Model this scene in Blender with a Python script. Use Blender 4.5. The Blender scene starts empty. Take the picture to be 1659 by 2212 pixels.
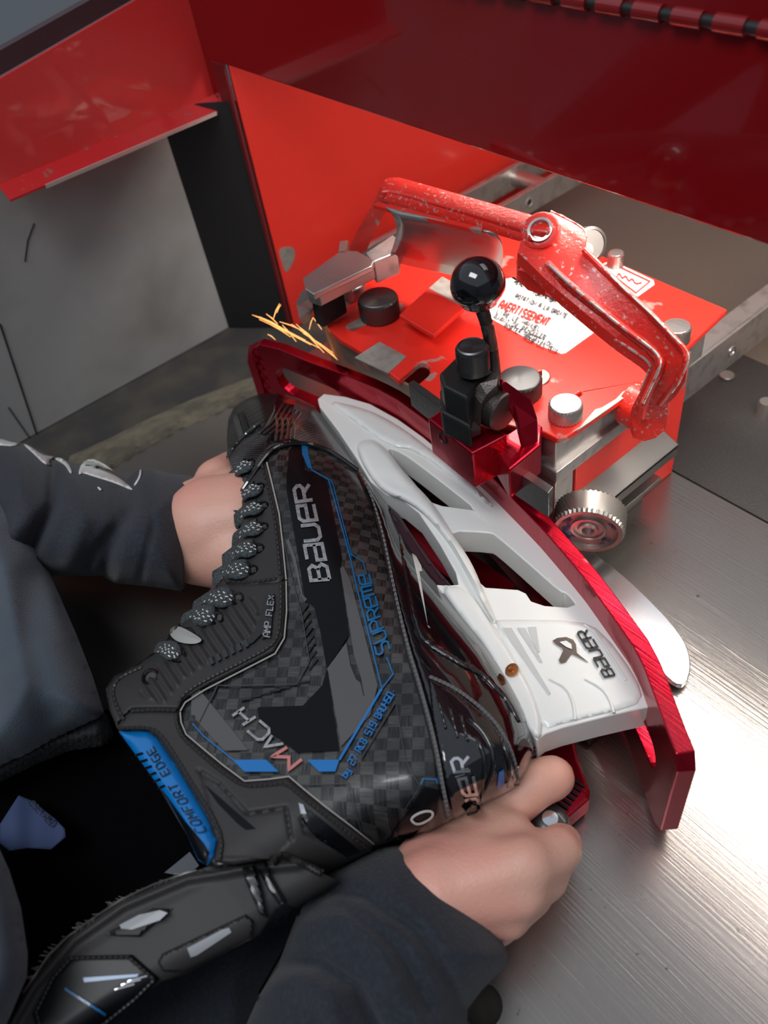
import bpy, bmesh, math, random
import numpy as np
from mathutils import Vector, Matrix
from mathutils.geometry import delaunay_2d_cdt
random.seed(7); rnd = random.random
COL = bpy.context.scene.collection
SC = bpy.context.scene
# ------------------------------------------------------------------ camera
Rm = np.array([[0.6397, 0.7566, -0.1355], [0.4934, -0.5394, -0.6824], [-0.5894, 0.3696, -0.7183]])
_u, _s, _v = np.linalg.svd(Rm); Rm = _u @ _v
FPX = 1750.0; CH = 0.40; CC = np.array([0, 0, CH])
cd = bpy.data.cameras.new('camera'); cam = bpy.data.objects.new('camera', cd); COL.objects.link(cam)
cd.sensor_fit = 'VERTICAL'; cd.sensor_height = 36.0; cd.lens = FPX / 2212 * 36
cd.clip_start = 0.01; cd.clip_end = 50
M = Matrix(((Rm[0][0], -Rm[1][0], -Rm[2][0], 0), (Rm[0][1], -Rm[1][1], -Rm[2][1], 0), (Rm[0][2], -Rm[1][2], -Rm[2][2], CH), (0, 0, 0, 1)))
cam.matrix_world = M
cd.dof.use_dof = True; cd.dof.focus_distance = 0.42; cd.dof.aperture_fstop = 9
SC.camera = cam
# ------------------------------------------------------------------ world, light, exposure
w = bpy.data.worlds.new('world'); SC.world = w; w.use_nodes = True
w.node_tree.nodes['Background'].inputs[0].default_value = (0.80, 0.88, 1.0, 1)
w.node_tree.nodes['Background'].inputs[1].default_value = 0.50
SC.view_settings.view_transform = 'Standard'; SC.view_settings.look = 'None'
SC.view_settings.gamma = 1; SC.view_settings.use_curve_mapping = False
SC.view_settings.exposure = 0.0
LAMP_POWER = 37.0          # emission of the work lamp tube inside the cabinet
ROOM_POWER = 14.0           # ceiling light of the workshop
la = bpy.data.lights.new('ceiling_area', 'AREA'); la.shape = 'RECTANGLE'; la.size = 0.9; la.size_y = 0.5
la.energy = ROOM_POWER; la.color = (0.93, 0.96, 1.0)
lo = bpy.data.objects.new('ceiling_area_light', la); COL.objects.link(lo); lo.location = (-0.15, -0.5, 1.7)
lo.rotation_euler = (Vector((-0.25, 0.15, 0)) - lo.location).to_track_quat('-Z', 'Y').to_euler()

# ------------------------------------------------------------------ projection helpers (pixel + real plane -> world)
def ray(x, y):
    return Rm.T @ np.array([(x - 829.5) / FPX, (y - 1106) / FPX, 1.0])
def P(x, y, z):
    d = ray(x, y); return Vector(CC + d * ((z - CH) / d[2]))
def PX(x, y, X):
    d = ray(x, y); return Vector(CC + d * (X / d[0]))
def PY(x, y, Y):
    d = ray(x, y); return Vector(CC + d * (Y / d[1]))
def mpp(x, y, z):              # metres per pixel there
    return (P(x, y, z) - Vector(CC)).length / FPX

# ------------------------------------------------------------------ materials
MATS = {}
def mat(name, color, rough=0.5, metal=0.0, coat=0.0, bump=None, mix=None, emit=None, spec=0.5, sss=0, aniso=0, sheen=0):
    """bump=(scale xyz, strength); mix=(color2, scale xyz, lo, hi, rough2, metal2)"""
    if name in MATS: return MATS[name]
    m = bpy.data.materials.new(name); m.use_nodes = True; nt = m.node_tree; b = nt.nodes['Principled BSDF']
    def setc(i, v): b.inputs[i].default_value = v
    setc('Base Color', (*color, 1)); setc('Roughness', rough); setc('Metallic', metal)
    setc('Coat Weight', coat); setc('Coat Roughness', 0.04); setc('Specular IOR Level', spec)
    if aniso: setc('Anisotropic', aniso)
    if sheen: setc('Sheen Weight', sheen)
    if sss: setc('Subsurface Weight', sss); setc('Subsurface Radius', (0.006, 0.002, 0.001)); setc('Subsurface Scale', 1.0)
    tc = nt.nodes.new('ShaderNodeTexCoord')
    def noise(sc, det=4):
        mp = nt.nodes.new('ShaderNodeMapping'); mp.inputs['Scale'].default_value = sc
        nt.links.new(tc.outputs['Object'], mp.inputs[0])
        n = nt.nodes.new('ShaderNodeTexNoise'); n.inputs['Scale'].default_value = 1; n.inputs['Detail'].default_value = det
        nt.links.new(mp.outputs[0], n.inputs['Vector']); return n
    if bump:
        n = noise(bump[0]); bp = nt.nodes.new('ShaderNodeBump'); bp.inputs['Strength'].default_value = bump[1]
        bp.inputs['Distance'].default_value = 0.001
        nt.links.new(n.outputs[0], bp.inputs['Height']); nt.links.new(bp.outputs[0], b.inputs['Normal'])
    if mix:
        c2, sc, lo_, hi_, r2, m2 = mix
        n = noise(sc, 6); mr = nt.nodes.new('ShaderNodeMapRange'); mr.inputs[1].default_value = lo_; mr.inputs[2].default_value = hi_
        nt.links.new(n.outputs[0], mr.inputs[0])
        mx = nt.nodes.new('ShaderNodeMix'); mx.data_type = 'RGBA'
        mx.inputs[6].default_value = (*color, 1); mx.inputs[7].default_value = (*c2, 1)
        nt.links.new(mr.outputs[0], mx.inputs[0]); nt.links.new(mx.outputs[2], b.inputs['Base Color'])
        for (a, c, s) in ((rough, r2, 'Roughness'), (metal, m2, 'Metallic')):
            q = nt.nodes.new('ShaderNodeMapRange'); q.inputs[3].default_value = a; q.inputs[4].default_value = c
            nt.links.new(mr.outputs[0], q.inputs[0]); nt.links.new(q.outputs[0], b.inputs[s])
    if emit:
        b.inputs['Emission Color'].default_value = (*emit[0], 1); b.inputs['Emission Strength'].default_value = emit[1]
    MATS[name] = m; return m

RED = mat('red_paint', (0.76, 0.036, 0.024), 0.33, coat=0.25, bump=((300, 300, 300), 0.06))
RED_WORN = mat('red_paint_worn', (0.72, 0.024, 0.014), 0.36, coat=0.15, bump=((250, 250, 250), 0.1),
               mix=((0.42, 0.38, 0.34), (38, 38, 38), 0.63, 0.68, 0.45, 0.6))
RED_CAST = mat('red_cast_paint', (0.73, 0.026, 0.016), 0.36, coat=0.1, bump=((520, 520, 520), 0.35),
               mix=((0.50, 0.42, 0.38), (420, 420, 420), 0.60, 0.70, 0.5, 0.5))
HOODRED = mat('hood_red_gloss', (0.22, 0.004, 0.006), 0.12, coat=0.9, bump=((14, 14, 14), 0.25))
ANO = mat('red_anodised', (0.42, 0.004, 0.022), 0.24, metal=0.85, bump=((20, 900, 20), 0.15), coat=0.2)
ANO_TOP = ANO
STEEL = mat('steel', (0.50, 0.47, 0.44), 0.34, metal=0.9, bump=((60, 700, 60), 0.15))
ALU = mat('aluminium', (0.58, 0.56, 0.54), 0.38, metal=0.85, bump=((100, 100, 700), 0.1), mix=((0.30, 0.28, 0.26), (90, 90, 90), 0.5, 0.75, 0.5, 0.8))
BARE = mat('bare_steel', (0.42, 0.41, 0.37), 0.5, metal=0.6, mix=((0.30, 0.27, 0.23), (120, 120, 120), 0.4, 0.7, 0.6, 0.6))
POLISH = mat('polished_steel', (0.75, 0.76, 0.78), 0.22, metal=1.0)
BLACKM = mat('blackened_steel', (0.045, 0.045, 0.045), 0.35, metal=0.7, bump=((600, 600, 600), 0.15))
KNOBM = mat('black_knob', (0.11, 0.11, 0.112), 0.36, metal=0.85, aniso=.6)
LEVER = mat('lever_steel', (0.12, 0.10, 0.09), 0.42, metal=0.9, bump=((900, 900, 900), 0.2))
BRASS = mat('brass', (0.45, 0.36, 0.18), 0.35, metal=0.9)
BALL = mat('ball_black', (0.004, 0.004, 0.005), 0.09, coat=1.0)
WHITEP = mat('white_plastic', (0.80, 0.80, 0.76), 0.32, coat=0.35, sss=0.0)
WHITE = mat('sticker_white', (0.82, 0.82, 0.80), 0.4)
STRED = mat('sticker_red', (0.68, 0.03, 0.02), 0.4)
INK = mat('ink_black', (0.01, 0.01, 0.01), 0.45)
INKR = mat('ink_red', (0.75, 0.05, 0.04), 0.4)
GREYW = mat('grey_enamel', (0.42, 0.43, 0.42), 0.45, metal=0.2, mix=((0.22, 0.21, 0.18), (7, 7, 7), 0.48, 0.75, 0.55, 0.3))
DARKP = mat('dark_panel', (0.012, 0.011, 0.012), 0.6)
TRAY = mat('dark_tray', (0.035, 0.032, 0.03), 0.75, mix=((0.07, 0.06, 0.045), (30, 30, 30), 0.45, 0.7, 0.9, 0.0))
DUST = mat('grinding_dust', (0.17, 0.145, 0.10), 0.95, bump=((400, 400, 400), 0.8), mix=((0.09, 0.08, 0.06), (60, 60, 60), 0.4, 0.65, 0.95, 0.0))
CUFFM = mat('hoodie_fabric', (0.014, 0.018, 0.026), 0.92, sheen=0.12, bump=((900, 900, 900), 0.5), mix=((0.026, 0.031, 0.042), (500, 500, 500), 0.45, 0.75, 0.95, 0))
TROUS = mat('work_apron_fabric', (0.045, 0.060, 0.080), 0.9, sheen=0.2, bump=((1000, 1000, 1000), 0.4), mix=((0.07, 0.09, 0.11), (15, 15, 15), 0.4, 0.7, 0.95, 0))
PRINT = mat('white_print', (0.72, 0.72, 0.68), 0.6)
SKIN = mat('skin', (0.74, 0.40, 0.30), 0.45, sss=0.15, bump=((600, 600, 600), 0.25), mix=((0.78, 0.33, 0.26), (22, 22, 22), 0.45, 0.7, 0.45, 0))
LEATHER = mat('boot_leather', (0.032, 0.030, 0.029), 0.55, spec=.35, bump=((700, 700, 700), 0.05))
PATENT = mat('boot_patent', (0.005, 0.005, 0.006), 0.08, coat=1.0, bump=((60, 60, 60), 0.08))
RUBBER = mat('boot_rubber', (0.012, 0.012, 0.013), 0.32, coat=0.2)
LINER = mat('boot_liner', (0.0015, 0.0015, 0.002), 1.0, spec=0.05)
FELT = mat('felt', (0.02, 0.02, 0.022), 0.95, bump=((900, 900, 900), 1.0))
FELTL = mat('felt_edge', (0.33, 0.32, 0.29), 0.9)
THREAD = mat('thread', (0.03, 0.03, 0.03), 0.45)
BLUE = mat('boot_blue', (0.0, 0.16, 0.48), 0.22, coat=0.6)
BLUE2 = mat('boot_blue_line', (0.0, 0.13, 0.33), 0.3, coat=0.5)
GLBLACK = mat('gloss_black', (0.004, 0.004, 0.005), 0.25, coat=0.0, spec=.2)
GRAPH = mat('graphite_grey', (0.085, 0.083, 0.082), 0.28, coat=0.4)
GRAPHD = mat('graphite_dark', (0.04, 0.04, 0.04), 0.3, coat=0.4)
SILVER = mat('silver_print', (0.46, 0.46, 0.47), 0.3, metal=0.6, mix=((0.2, 0.2, 0.2), (500, 500, 500), 0.45, 0.7, 0.4, 0.6))
CHROME = mat('chrome', (0.75, 0.75, 0.76), 0.12, metal=1.0)
PINK = mat('pink_print', (0.62, 0.22, 0.20), 0.35, metal=0.3)
REFL = mat('grey_reflector', (0.32, 0.33, 0.34), 0.4)
GOLD = mat('copper', (0.55, 0.22, 0.08), 0.3, metal=0.9)

def checker_mat(name, c1, c2, scale, rot, rough=0.2, coat=0.9, streak=True):
    m = bpy.data.materials.new(name); m.use_nodes = True; nt = m.node_tree; b = nt.nodes['Principled BSDF']
    tc = nt.nodes.new('ShaderNodeTexCoord'); mp = nt.nodes.new('ShaderNodeMapping')
    mp.inputs['Rotation'].default_value = (0, 0, rot)
    nt.links.new(tc.outputs['Object'], mp.inputs[0])
    sx = nt.nodes.new('ShaderNodeSeparateXYZ'); nt.links.new(mp.outputs[0], sx.inputs[0])
    cb = nt.nodes.new('ShaderNodeCombineXYZ'); nt.links.new(sx.outputs[0], cb.inputs[0]); nt.links.new(sx.outputs[1], cb.inputs[1])
    ck = nt.nodes.new('ShaderNodeTexChecker'); ck.inputs['Scale'].default_value = scale
    ck.inputs['Color1'].default_value = (1, 1, 1, 1); ck.inputs['Color2'].default_value = (0, 0, 0, 1)
    nt.links.new(cb.outputs[0], ck.inputs[0])
    fac = ck.outputs['Fac']
    outs = []
    for s in ((scale * 0.6, scale * 9, 1), (scale * 9, scale * 0.6, 1)):
        mm = nt.nodes.new('ShaderNodeMapping'); mm.inputs['Scale'].default_value = s
        nt.links.new(cb.outputs[0], mm.inputs[0]); n = nt.nodes.new('ShaderNodeTexNoise'); n.inputs['Scale'].default_value = 1
        nt.links.new(mm.outputs[0], n.inputs['Vector']); outs.append(n.outputs[0])
    mx = nt.nodes.new('ShaderNodeMix'); nt.links.new(fac, mx.inputs[0]); nt.links.new(outs[0], mx.inputs[2]); nt.links.new(outs[1], mx.inputs[3])
    big = nt.nodes.new('ShaderNodeTexNoise'); big.inputs['Scale'].default_value = 30; nt.links.new(tc.outputs['Object'], big.inputs['Vector'])
    # value = checker*0.6 + streak
    a = nt.nodes.new('ShaderNodeMath'); a.operation = 'MULTIPLY_ADD'; a.inputs[1].default_value = 0.30; nt.links.new(fac, a.inputs[0]); nt.links.new(mx.outputs[0], a.inputs[2])
    a2 = nt.nodes.new('ShaderNodeMath'); a2.operation = 'MULTIPLY'; nt.links.new(a.outputs[0], a2.inputs[0]); nt.links.new(big.outputs[0], a2.inputs[1])
    mr = nt.nodes.new('ShaderNodeMapRange'); mr.inputs[1].default_value = 0.20; mr.inputs[2].default_value = 0.50; nt.links.new(a2.outputs[0], mr.inputs[0])
    c = nt.nodes.new('ShaderNodeMix'); c.data_type = 'RGBA'; c.inputs[6].default_value = (*c1, 1); c.inputs[7].default_value = (*c2, 1)
    nt.links.new(mr.outputs[0], c.inputs[0]); nt.links.new(c.outputs[2], b.inputs['Base Color'])
    b.inputs['Roughness'].default_value = rough; b.inputs['Coat Weight'].default_value = coat; b.inputs['Coat Roughness'].default_value = 0.08
    b.inputs['Metallic'].default_value = 0.3
    return m
CARBON = checker_mat('carbon_weave', (0.008, 0.008, 0.008), (0.085, 0.082, 0.078), 190, 0.75, rough=0.3, coat=0.4)
MESHF = checker_mat('toe_mesh_weave', (0.004, 0.004, 0.004), (0.16, 0.16, 0.16), 700, 0.4, rough=0.3, coat=0.3)

def brushed(name, col, rough, dirx):
    m = bpy.data.materials.new(name); m.use_nodes = True; nt = m.node_tree; b = nt.nodes['Principled BSDF']
    tc = nt.nodes.new('ShaderNodeTexCoord')
    mp = nt.nodes.new('ShaderNodeMapping'); mp.inputs['Rotation'].default_value = (0, 0, dirx); mp.inputs['Scale'].default_value = (10, 900, 1)
    nt.links.new(tc.outputs['Object'], mp.inputs[0])
    n = nt.nodes.new('ShaderNodeTexNoise'); n.inputs['Scale'].default_value = 1; n.inputs['Detail'].default_value = 5; nt.links.new(mp.outputs[0], n.inputs['Vector'])
    # sparse scratches
    mp2 = nt.nodes.new('ShaderNodeMapping'); mp2.inputs['Rotation'].default_value = (0, 0, dirx + 1.2); mp2.inputs['Scale'].default_value = (14, 700, 1)
    nt.links.new(tc.outputs['Object'], mp2.inputs[0])
    n2 = nt.nodes.new('ShaderNodeTexNoise'); n2.inputs['Scale'].default_value = 1; n2.inputs['Detail'].default_value = 2; nt.links.new(mp2.outputs[0], n2.inputs['Vector'])
    mr = nt.nodes.new('ShaderNodeMapRange'); mr.inputs[1].default_value = 0.66; mr.inputs[2].default_value = 0.72; nt.links.new(n2.outputs[0], mr.inputs[0])
    ad = nt.nodes.new('ShaderNodeMath'); ad.operation = 'MULTIPLY_ADD'; ad.inputs[1].default_value = 0.5; nt.links.new(mr.outputs[0], ad.inputs[0]); nt.links.new(n.outputs[0], ad.inputs[2])
    bp = nt.nodes.new('ShaderNodeBump'); bp.inputs['Strength'].default_value = 0.10; bp.inputs['Distance'].default_value = 0.001
    nt.links.new(ad.outputs[0], bp.inputs['Height']); nt.links.new(bp.outputs[0], b.inputs['Normal'])
    big = nt.nodes.new('ShaderNodeTexNoise'); big.inputs['Scale'].default_value = 9; big.inputs['Detail'].default_value = 6; nt.links.new(tc.outputs['Object'], big.inputs['Vector'])
    q = nt.nodes.new('ShaderNodeMapRange'); q.inputs[3].default_value = rough - 0.05; q.inputs[4].default_value = rough + 0.07; nt.links.new(big.outputs[0], q.inputs[0]); nt.links.new(q.outputs[0], b.inputs['Roughness'])
    # tiny dark specks and worn tone
    sp = nt.nodes.new('ShaderNodeTexNoise'); sp.inputs['Scale'].default_value = 260; sp.inputs['Detail'].default_value = 3; nt.links.new(tc.outputs['Object'], sp.inputs['Vector'])
    s2 = nt.nodes.new('ShaderNodeMapRange'); s2.inputs[1].default_value = 0.70; s2.inputs[2].default_value = 0.76; nt.links.new(sp.outputs[0], s2.inputs[0])
    c = nt.nodes.new('ShaderNodeMix'); c.data_type = 'RGBA'; c.inputs[6].default_value = (*col, 1); c.inputs[7].default_value = tuple(v * 0.45 for v in col) + (1,)
    nt.links.new(s2.outputs[0], c.inputs[0]); nt.links.new(c.outputs[2], b.inputs['Base Color'])
    b.inputs['Metallic'].default_value = 0.92; b.inputs['Anisotropic'].default_value = 0.5
    return m
TABLEM = brushed('brushed_steel_top', (0.34, 0.31, 0.285), 0.25, 0.25)
SHEETM = mat('dusty_dark_sheet', (0.045, 0.043, 0.042), 0.5, metal=0.3, bump=((800, 800, 800), 0.5), mix=((0.16, 0.15, 0.14), (900, 900, 900), 0.60, 0.75, 0.5, 0.5))

# ------------------------------------------------------------------ object helpers
def tag(o, label=None, cat=None, group=None, kind=None):
    if label: o['label'] = label
    if cat: o['category'] = cat
    if group: o['group'] = group
    if kind: o['kind'] = kind
    return o
def thing(name, loc, label, cat, group=None):
    o = bpy.data.objects.new(name, None); COL.objects.link(o); o.location = loc; o.empty_display_size = 0.02
    return tag(o, label, cat, group)
class MB:
    def __init__(s): s.v = []; s.f = []; s.m = []; s.mats = []
    def mi(s, m):
        if m not in s.mats: s.mats.append(m)
        return s.mats.index(m)
    def add(s, vs, fs, m):
        k = len(s.v); s.v += [tuple(v) for v in vs]; i = s.mi(m)
        for f in fs: s.f.append(tuple(a + k for a in f)); s.m.append(i)
        return s
    def obj(s, name, parent=None, smooth=False, bevel=0, seg=2, label=None, auto=35):
        me = bpy.data.meshes.new(name)
        off = Vector((0, 0, 0)); p = parent
        while p is not None: off += p.location; p = p.parent
        if parent is None and s.v:
            a = np.array(s.v); lo_, hi_ = a.min(0), a.max(0); off = Vector(((lo_[0] + hi_[0]) / 2, (lo_[1] + hi_[1]) / 2, lo_[2]))
        me.from_pydata([tuple(Vector(v) - off) for v in s.v], [], s.f)
        for m in s.mats: me.materials.append(m)
        me.polygons.foreach_set('material_index', s.m)
        bm = bmesh.new(); bm.from_mesh(me); bmesh.ops.recalc_face_normals(bm, faces=bm.faces); bm.to_mesh(me); bm.free()
        o = bpy.data.objects.new(name, me); COL.objects.link(o)
        if parent is None: o.location = off
        else: o.parent = parent
        if smooth:
            me.polygons.foreach_set('use_smooth', [True] * len(me.polygons))
            if smooth != 'all':
                bm = bmesh.new(); bm.from_mesh(me)
                for e in bm.edges:
                    if len(e.link_faces) == 2 and e.calc_face_angle(0) > math.radians(auto): e.smooth = False
                bm.to_mesh(me); bm.free()
        if bevel:
            b = o.modifiers.new('bevel', 'BEVEL'); b.width = bevel; b.segments = seg; b.limit_method = 'ANGLE'; b.angle_limit = math.radians(40)
        if label: o['label'] = label
        return o
def ccw(poly):
    a = sum(p[0] * q[1] - q[0] * p[1] for p, q in zip(poly, poly[1:] + poly[:1])); return poly if a > 0 else poly[::-1]
def resample(poly, step, closed=True):
    out = []; n = len(poly)
    for i in range(n if closed else n - 1):
        a = np.array(poly[i], float); b = np.array(poly[(i + 1) % n], float); k = max(1, int(round(np.linalg.norm(b[:2] - a[:2]) / step)))
        for j in range(k): out.append(tuple(a + (b - a) * j / k))
    if not closed: out.append(tuple(np.array(poly[-1], float)))
    return out
def smoothp(poly, it=2, closed=True):
    for _ in range(it):
        q = []; n = len(poly)
        for i in range(n if closed else n - 1):
            a = np.array(poly[i], float); b = np.array(poly[(i + 1) % n], float)
            q += [tuple(a * .75 + b * .25), tuple(a * .25 + b * .75)]
        if not closed: q = [poly[0]] + q[1:-1] + [poly[-1]]
        poly = q
    return poly
def inside(px, py, poly):
    r = np.zeros(len(px), bool); n = len(poly)
    for i in range(n):
        x1, y1 = poly[i][:2]; x2, y2 = poly[(i + 1) % n][:2]
        if y1 == y2: continue
        c = ((y1 > py) != (y2 > py)) & (px < (x2 - x1) * (py - y1) / (y2 - y1) + x1); r ^= c
    return r
def pdist(px, py, line, closed=True):
    d = np.full(len(px), 1e9); n = len(line)
    for i in range(n if closed else n - 1):
        a = np.array(line[i][:2], float); b = np.array(line[(i + 1) % n][:2], float); ab = b - a; L = max(ab @ ab, 1e-9)
        t = np.clip(((px - a[0]) * ab[0] + (py - a[1]) * ab[1]) / L, 0, 1)
        d = np.minimum(d, np.hypot(px - a[0] - ab[0] * t, py - a[1] - ab[1] * t))
    return d
def tri(outer, holes=(), step=0):
    """2-D triangulation of polygon with holes; returns pts, tris, boundary loops (index lists)"""
    loops = [ccw([tuple(p[:2]) for p in outer])] + [ccw([tuple(p[:2]) for p in h])[::-1] for h in holes]
    pts = []; edges = []
    for L in loops:
        k = len(pts); pts += L; edges += [(k + i, k + (i + 1) % len(L)) for i in range(len(L))]
    nb = len(pts)
    if step:
        a = np.array(loops[0]); xs = np.arange(a[:, 0].min(), a[:, 0].max(), step); ys = np.arange(a[:, 1].min(), a[:, 1].max(), step * .866)
        gx, gy = np.meshgrid(xs, ys); gx = gx + (np.arange(len(ys)) % 2)[:, None] * step / 2; gx = gx.ravel(); gy = gy.ravel()
        k = inside(gx, gy, loops[0]) & (pdist(gx, gy, loops[0]) > step * .45)
        for h in loops[1:]: k &= ~inside(gx, gy, h) & (pdist(gx, gy, h) > step * .45)
        pts += list(zip(gx[k], gy[k]))
    r = delaunay_2d_cdt([Vector(p) for p in pts], edges, [], 0, 1e-7 if abs(pts[0][0]) < 5 else 1e-3)
    ov, oe, of = r[0], r[1], r[2]; back = r[3]
    vx = np.array([v[:] for v in ov]); ts = np.array([f[:3] for f in of]); c = vx[ts].mean(1)
    k = inside(c[:, 0], c[:, 1], loops[0])
    for h in loops[1:]: k &= ~inside(c[:, 0], c[:, 1], h)
    ts = ts[k]
    return vx, [tuple(t) for t in ts.tolist()]
def bedges(ts):
    cnt = {}
    for t in ts:
        for a, b in ((t[0], t[1]), (t[1], t[2]), (t[2], t[0])):
            k = (min(a, b), max(a, b)); cnt[k] = None if k in cnt else (a, b)
    return [v for v in cnt.values() if v]
def vslab(mb, outer, ztop, zbot, m, holes=(), step=0, ztf=None):
    """outline traced at the height ztop (or ztf) as seen from the camera point, extruded straight down"""
    vx, ts = tri(outer, holes, step)
    top = [P(x, y, ztf(x, y) if ztf else ztop) for x, y in vx]
    th = (ztop - zbot)
    bot = [Vector((p.x, p.y, (p.z - th) if ztf else zbot)) for p in top]; n = len(top)
    fs = list(ts) + [tuple(reversed([a + n for a in t])) for t in ts] + [(b, a, a + n, b + n) for a, b in bedges(ts)]
    mb.add(top + bot, fs, m); return mb
def vpoly(mb, pts, thick, m):
    """pts (x,y,z) per corner; slab of given vertical thickness"""
    o = [(p[0], p[1]) for p in pts]; vx, ts = tri(o); zs = {(round(p[0], 2), round(p[1], 2)): p[2] for p in pts}
    top = []
    for x, y in vx:
        k = min(pts, key=lambda p: (p[0] - x) ** 2 + (p[1] - y) ** 2); top.append(P(x, y, k[2]))
    n = len(top); bot = [p - Vector((0, 0, thick)) for p in top]
    mb.add(top + bot, list(ts) + [tuple(reversed([a + n for a in t])) for t in ts] + [(b, a, a + n, b + n) for a, b in bedges(ts)], m); return mb
def wslab(mb, poly, ztop, zbot, m, holes=()):
    vx, ts = tri(poly, holes); n = len(vx)
    vs = [(x, y, ztop) for x, y in vx] + [(x, y, zbot) for x, y in vx]
    mb.add(vs, list(ts) + [tuple(reversed([a + n for a in t])) for t in ts] + [(b, a, a + n, b + n) for a, b in bedges(ts)], m); return mb
def box(mb, a, b, m):
    (x0, y0, z0), (x1, y1, z1) = a, b
    vs = [(x0, y0, z0), (x1, y0, z0), (x1, y1, z0), (x0, y1, z0), (x0, y0, z1), (x1, y0, z1), (x1, y1, z1), (x0, y1, z1)]
    mb.add(vs, [(0, 3, 2, 1), (4, 5, 6, 7), (0, 1, 5, 4), (1, 2, 6, 5), (2, 3, 7, 6), (3, 0, 4, 7)], m); return mb
def frame(d):
    d = d.normalized(); u = d.orthogonal().normalized()
    if abs(d.z) < 0.9: u = d.cross(Vector((0, 0, 1))).normalized()
    return u, d.cross(u)
def lathe(mb, c, axis, prof, m, n=40, knurl=None):
    """prof = [(radius, height along axis)]; knurl=(i0,i1,amp,count) modulates rings"""
    c = Vector(c); axis = Vector(axis).normalized(); u, v = frame(axis); vs = []; fs = []
    for j, (r, h) in enumerate(prof):
        for i in range(n):
            a = 2 * math.pi * i / n; rr = r
            if knurl and knurl[0] <= j <= knurl[1]: rr += knurl[2] * (1 if (i + (j if len(knurl) > 3 and knurl[3] else 0)) % 2 else -1)
            vs.append(c + axis * h + (u * math.cos(a) + v * math.sin(a)) * rr)
    for j in range(len(prof) - 1):
        for i in range(n):
            k = (i + 1) % n; fs.append((j * n + i, j * n + k, (j + 1) * n + k, (j + 1) * n + i))
    if prof[0][0] > 1e-6: fs.append(tuple(reversed(range(n))))
    if prof[-1][0] > 1e-6: fs.append(tuple(range((len(prof) - 1) * n, len(prof) * n)))
    mb.add(vs, fs, m); return mb
def tube(mb, pts, r, m, n=8, flat=1.0, up=Vector((0, 0, 1)), cap=True):
    pts = [Vector(p) for p in pts]; vs = []; fs = []; N = len(pts)
    rs = r if isinstance(r, (list, tuple)) else [r] * N
    for i, p in enumerate(pts):
        d = (pts[min(i + 1, N - 1)] - pts[max(i - 1, 0)])
        if d.length < 1e-9: d = Vector((1, 0, 0))
        d.normalize(); s = d.cross(up)
        if s.length < 1e-3: s = d.orthogonal()
        s.normalize(); t = s.cross(d)
        for k in range(n):
            a = 2 * math.pi * k / n; vs.append(p + s * math.cos(a) * rs[i] + t * math.sin(a) * rs[i] * flat)
    for i in range(N - 1):
        for k in range(n):
            q = (k + 1) % n; fs.append((i * n + k, i * n + q, (i + 1) * n + q, (i + 1) * n + k))
    if cap: fs.append(tuple(reversed(range(n)))); fs.append(tuple(range((N - 1) * n, N * n)))
    mb.add(vs, fs, m); return mb
def knob(mb, x, y, z, r, h, m, n=56, amp=0.0004, dome=0.0008):
    """vertical knob whose top centre is seen at x,y,z"""
    c = P(x, y, z); c.z -= h
    pr = [(r * .9, 0), (r, h * .06), (r, h * .3), (r, h * .5), (r, h * .7), (r, h * .88), (r * .95, h * .97), (r * .9, h), (r * .45, h + dome * .3), (0.00001, h + dome * .4)]
    lathe(mb, c, (0, 0, 1), pr, m, n, (1, 5, amp, True)); return c

def relief(mb, outer, zf, m, step=8, T=0.03, edge=40, holes=()):
    """solid whose visible face follows zf(x,y); the far side closes behind it by T at full depth"""
    o = resample(outer, step); hs = [resample(h, step) for h in holes]
    vx, ts = tri(o, hs, step); X, Y = vx[:, 0], vx[:, 1]
    Z = zf(X, Y); d = pdist(X, Y, o)
    for h in hs: d = np.minimum(d, pdist(X, Y, h))
    g = np.clip(d / edge, 0, 1); g = np.sqrt(1 - (1 - g) ** 2)
    top = []; bot = []
    for x, y, z, q in zip(X, Y, Z, g):
        p = P(x, y, z); top.append(p); bot.append(p + (p - Vector(CC)).normalized() * (0.0015 + T * q))
    n = len(top)
    mb.add(top + bot, list(ts) + [tuple(reversed([a + n for a in t])) for t in ts] + [(b, a, a + n, b + n) for a, b in bedges(ts)], m); return mb
def skinp(mb, outer, zf, m, off=0.0015, step=8, soft=7, holes=()):
    """padded panel lying on the surface zf: full thickness inside, rolled edge"""
    o = resample(outer, step); hs = [resample(h, step) for h in holes]
    vx, ts = tri(o, hs, step); X, Y = vx[:, 0], vx[:, 1]
    d = pdist(X, Y, o)
    for h in hs: d = np.minimum(d, pdist(X, Y, h))
    g = np.clip(d / soft, 0, 1); g = np.sqrt(np.clip(1 - (1 - g) ** 2, 0, 1)); Z0 = zf(X, Y)
    if off < .00135: g = g * 0 + 1
    top = [P(x, y, z + off * (0.35 + .65 * q)) for x, y, z, q in zip(X, Y, Z0, g)]; bot = [P(x, y, z - 0.001) for x, y, z in zip(X, Y, Z0)]
    n = len(top)
    mb.add(top + bot, list(ts) + [tuple(reversed([a + n for a in t])) for t in ts] + [(b, a, a + n, b + n) for a, b in bedges(ts)], m); return mb
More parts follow.
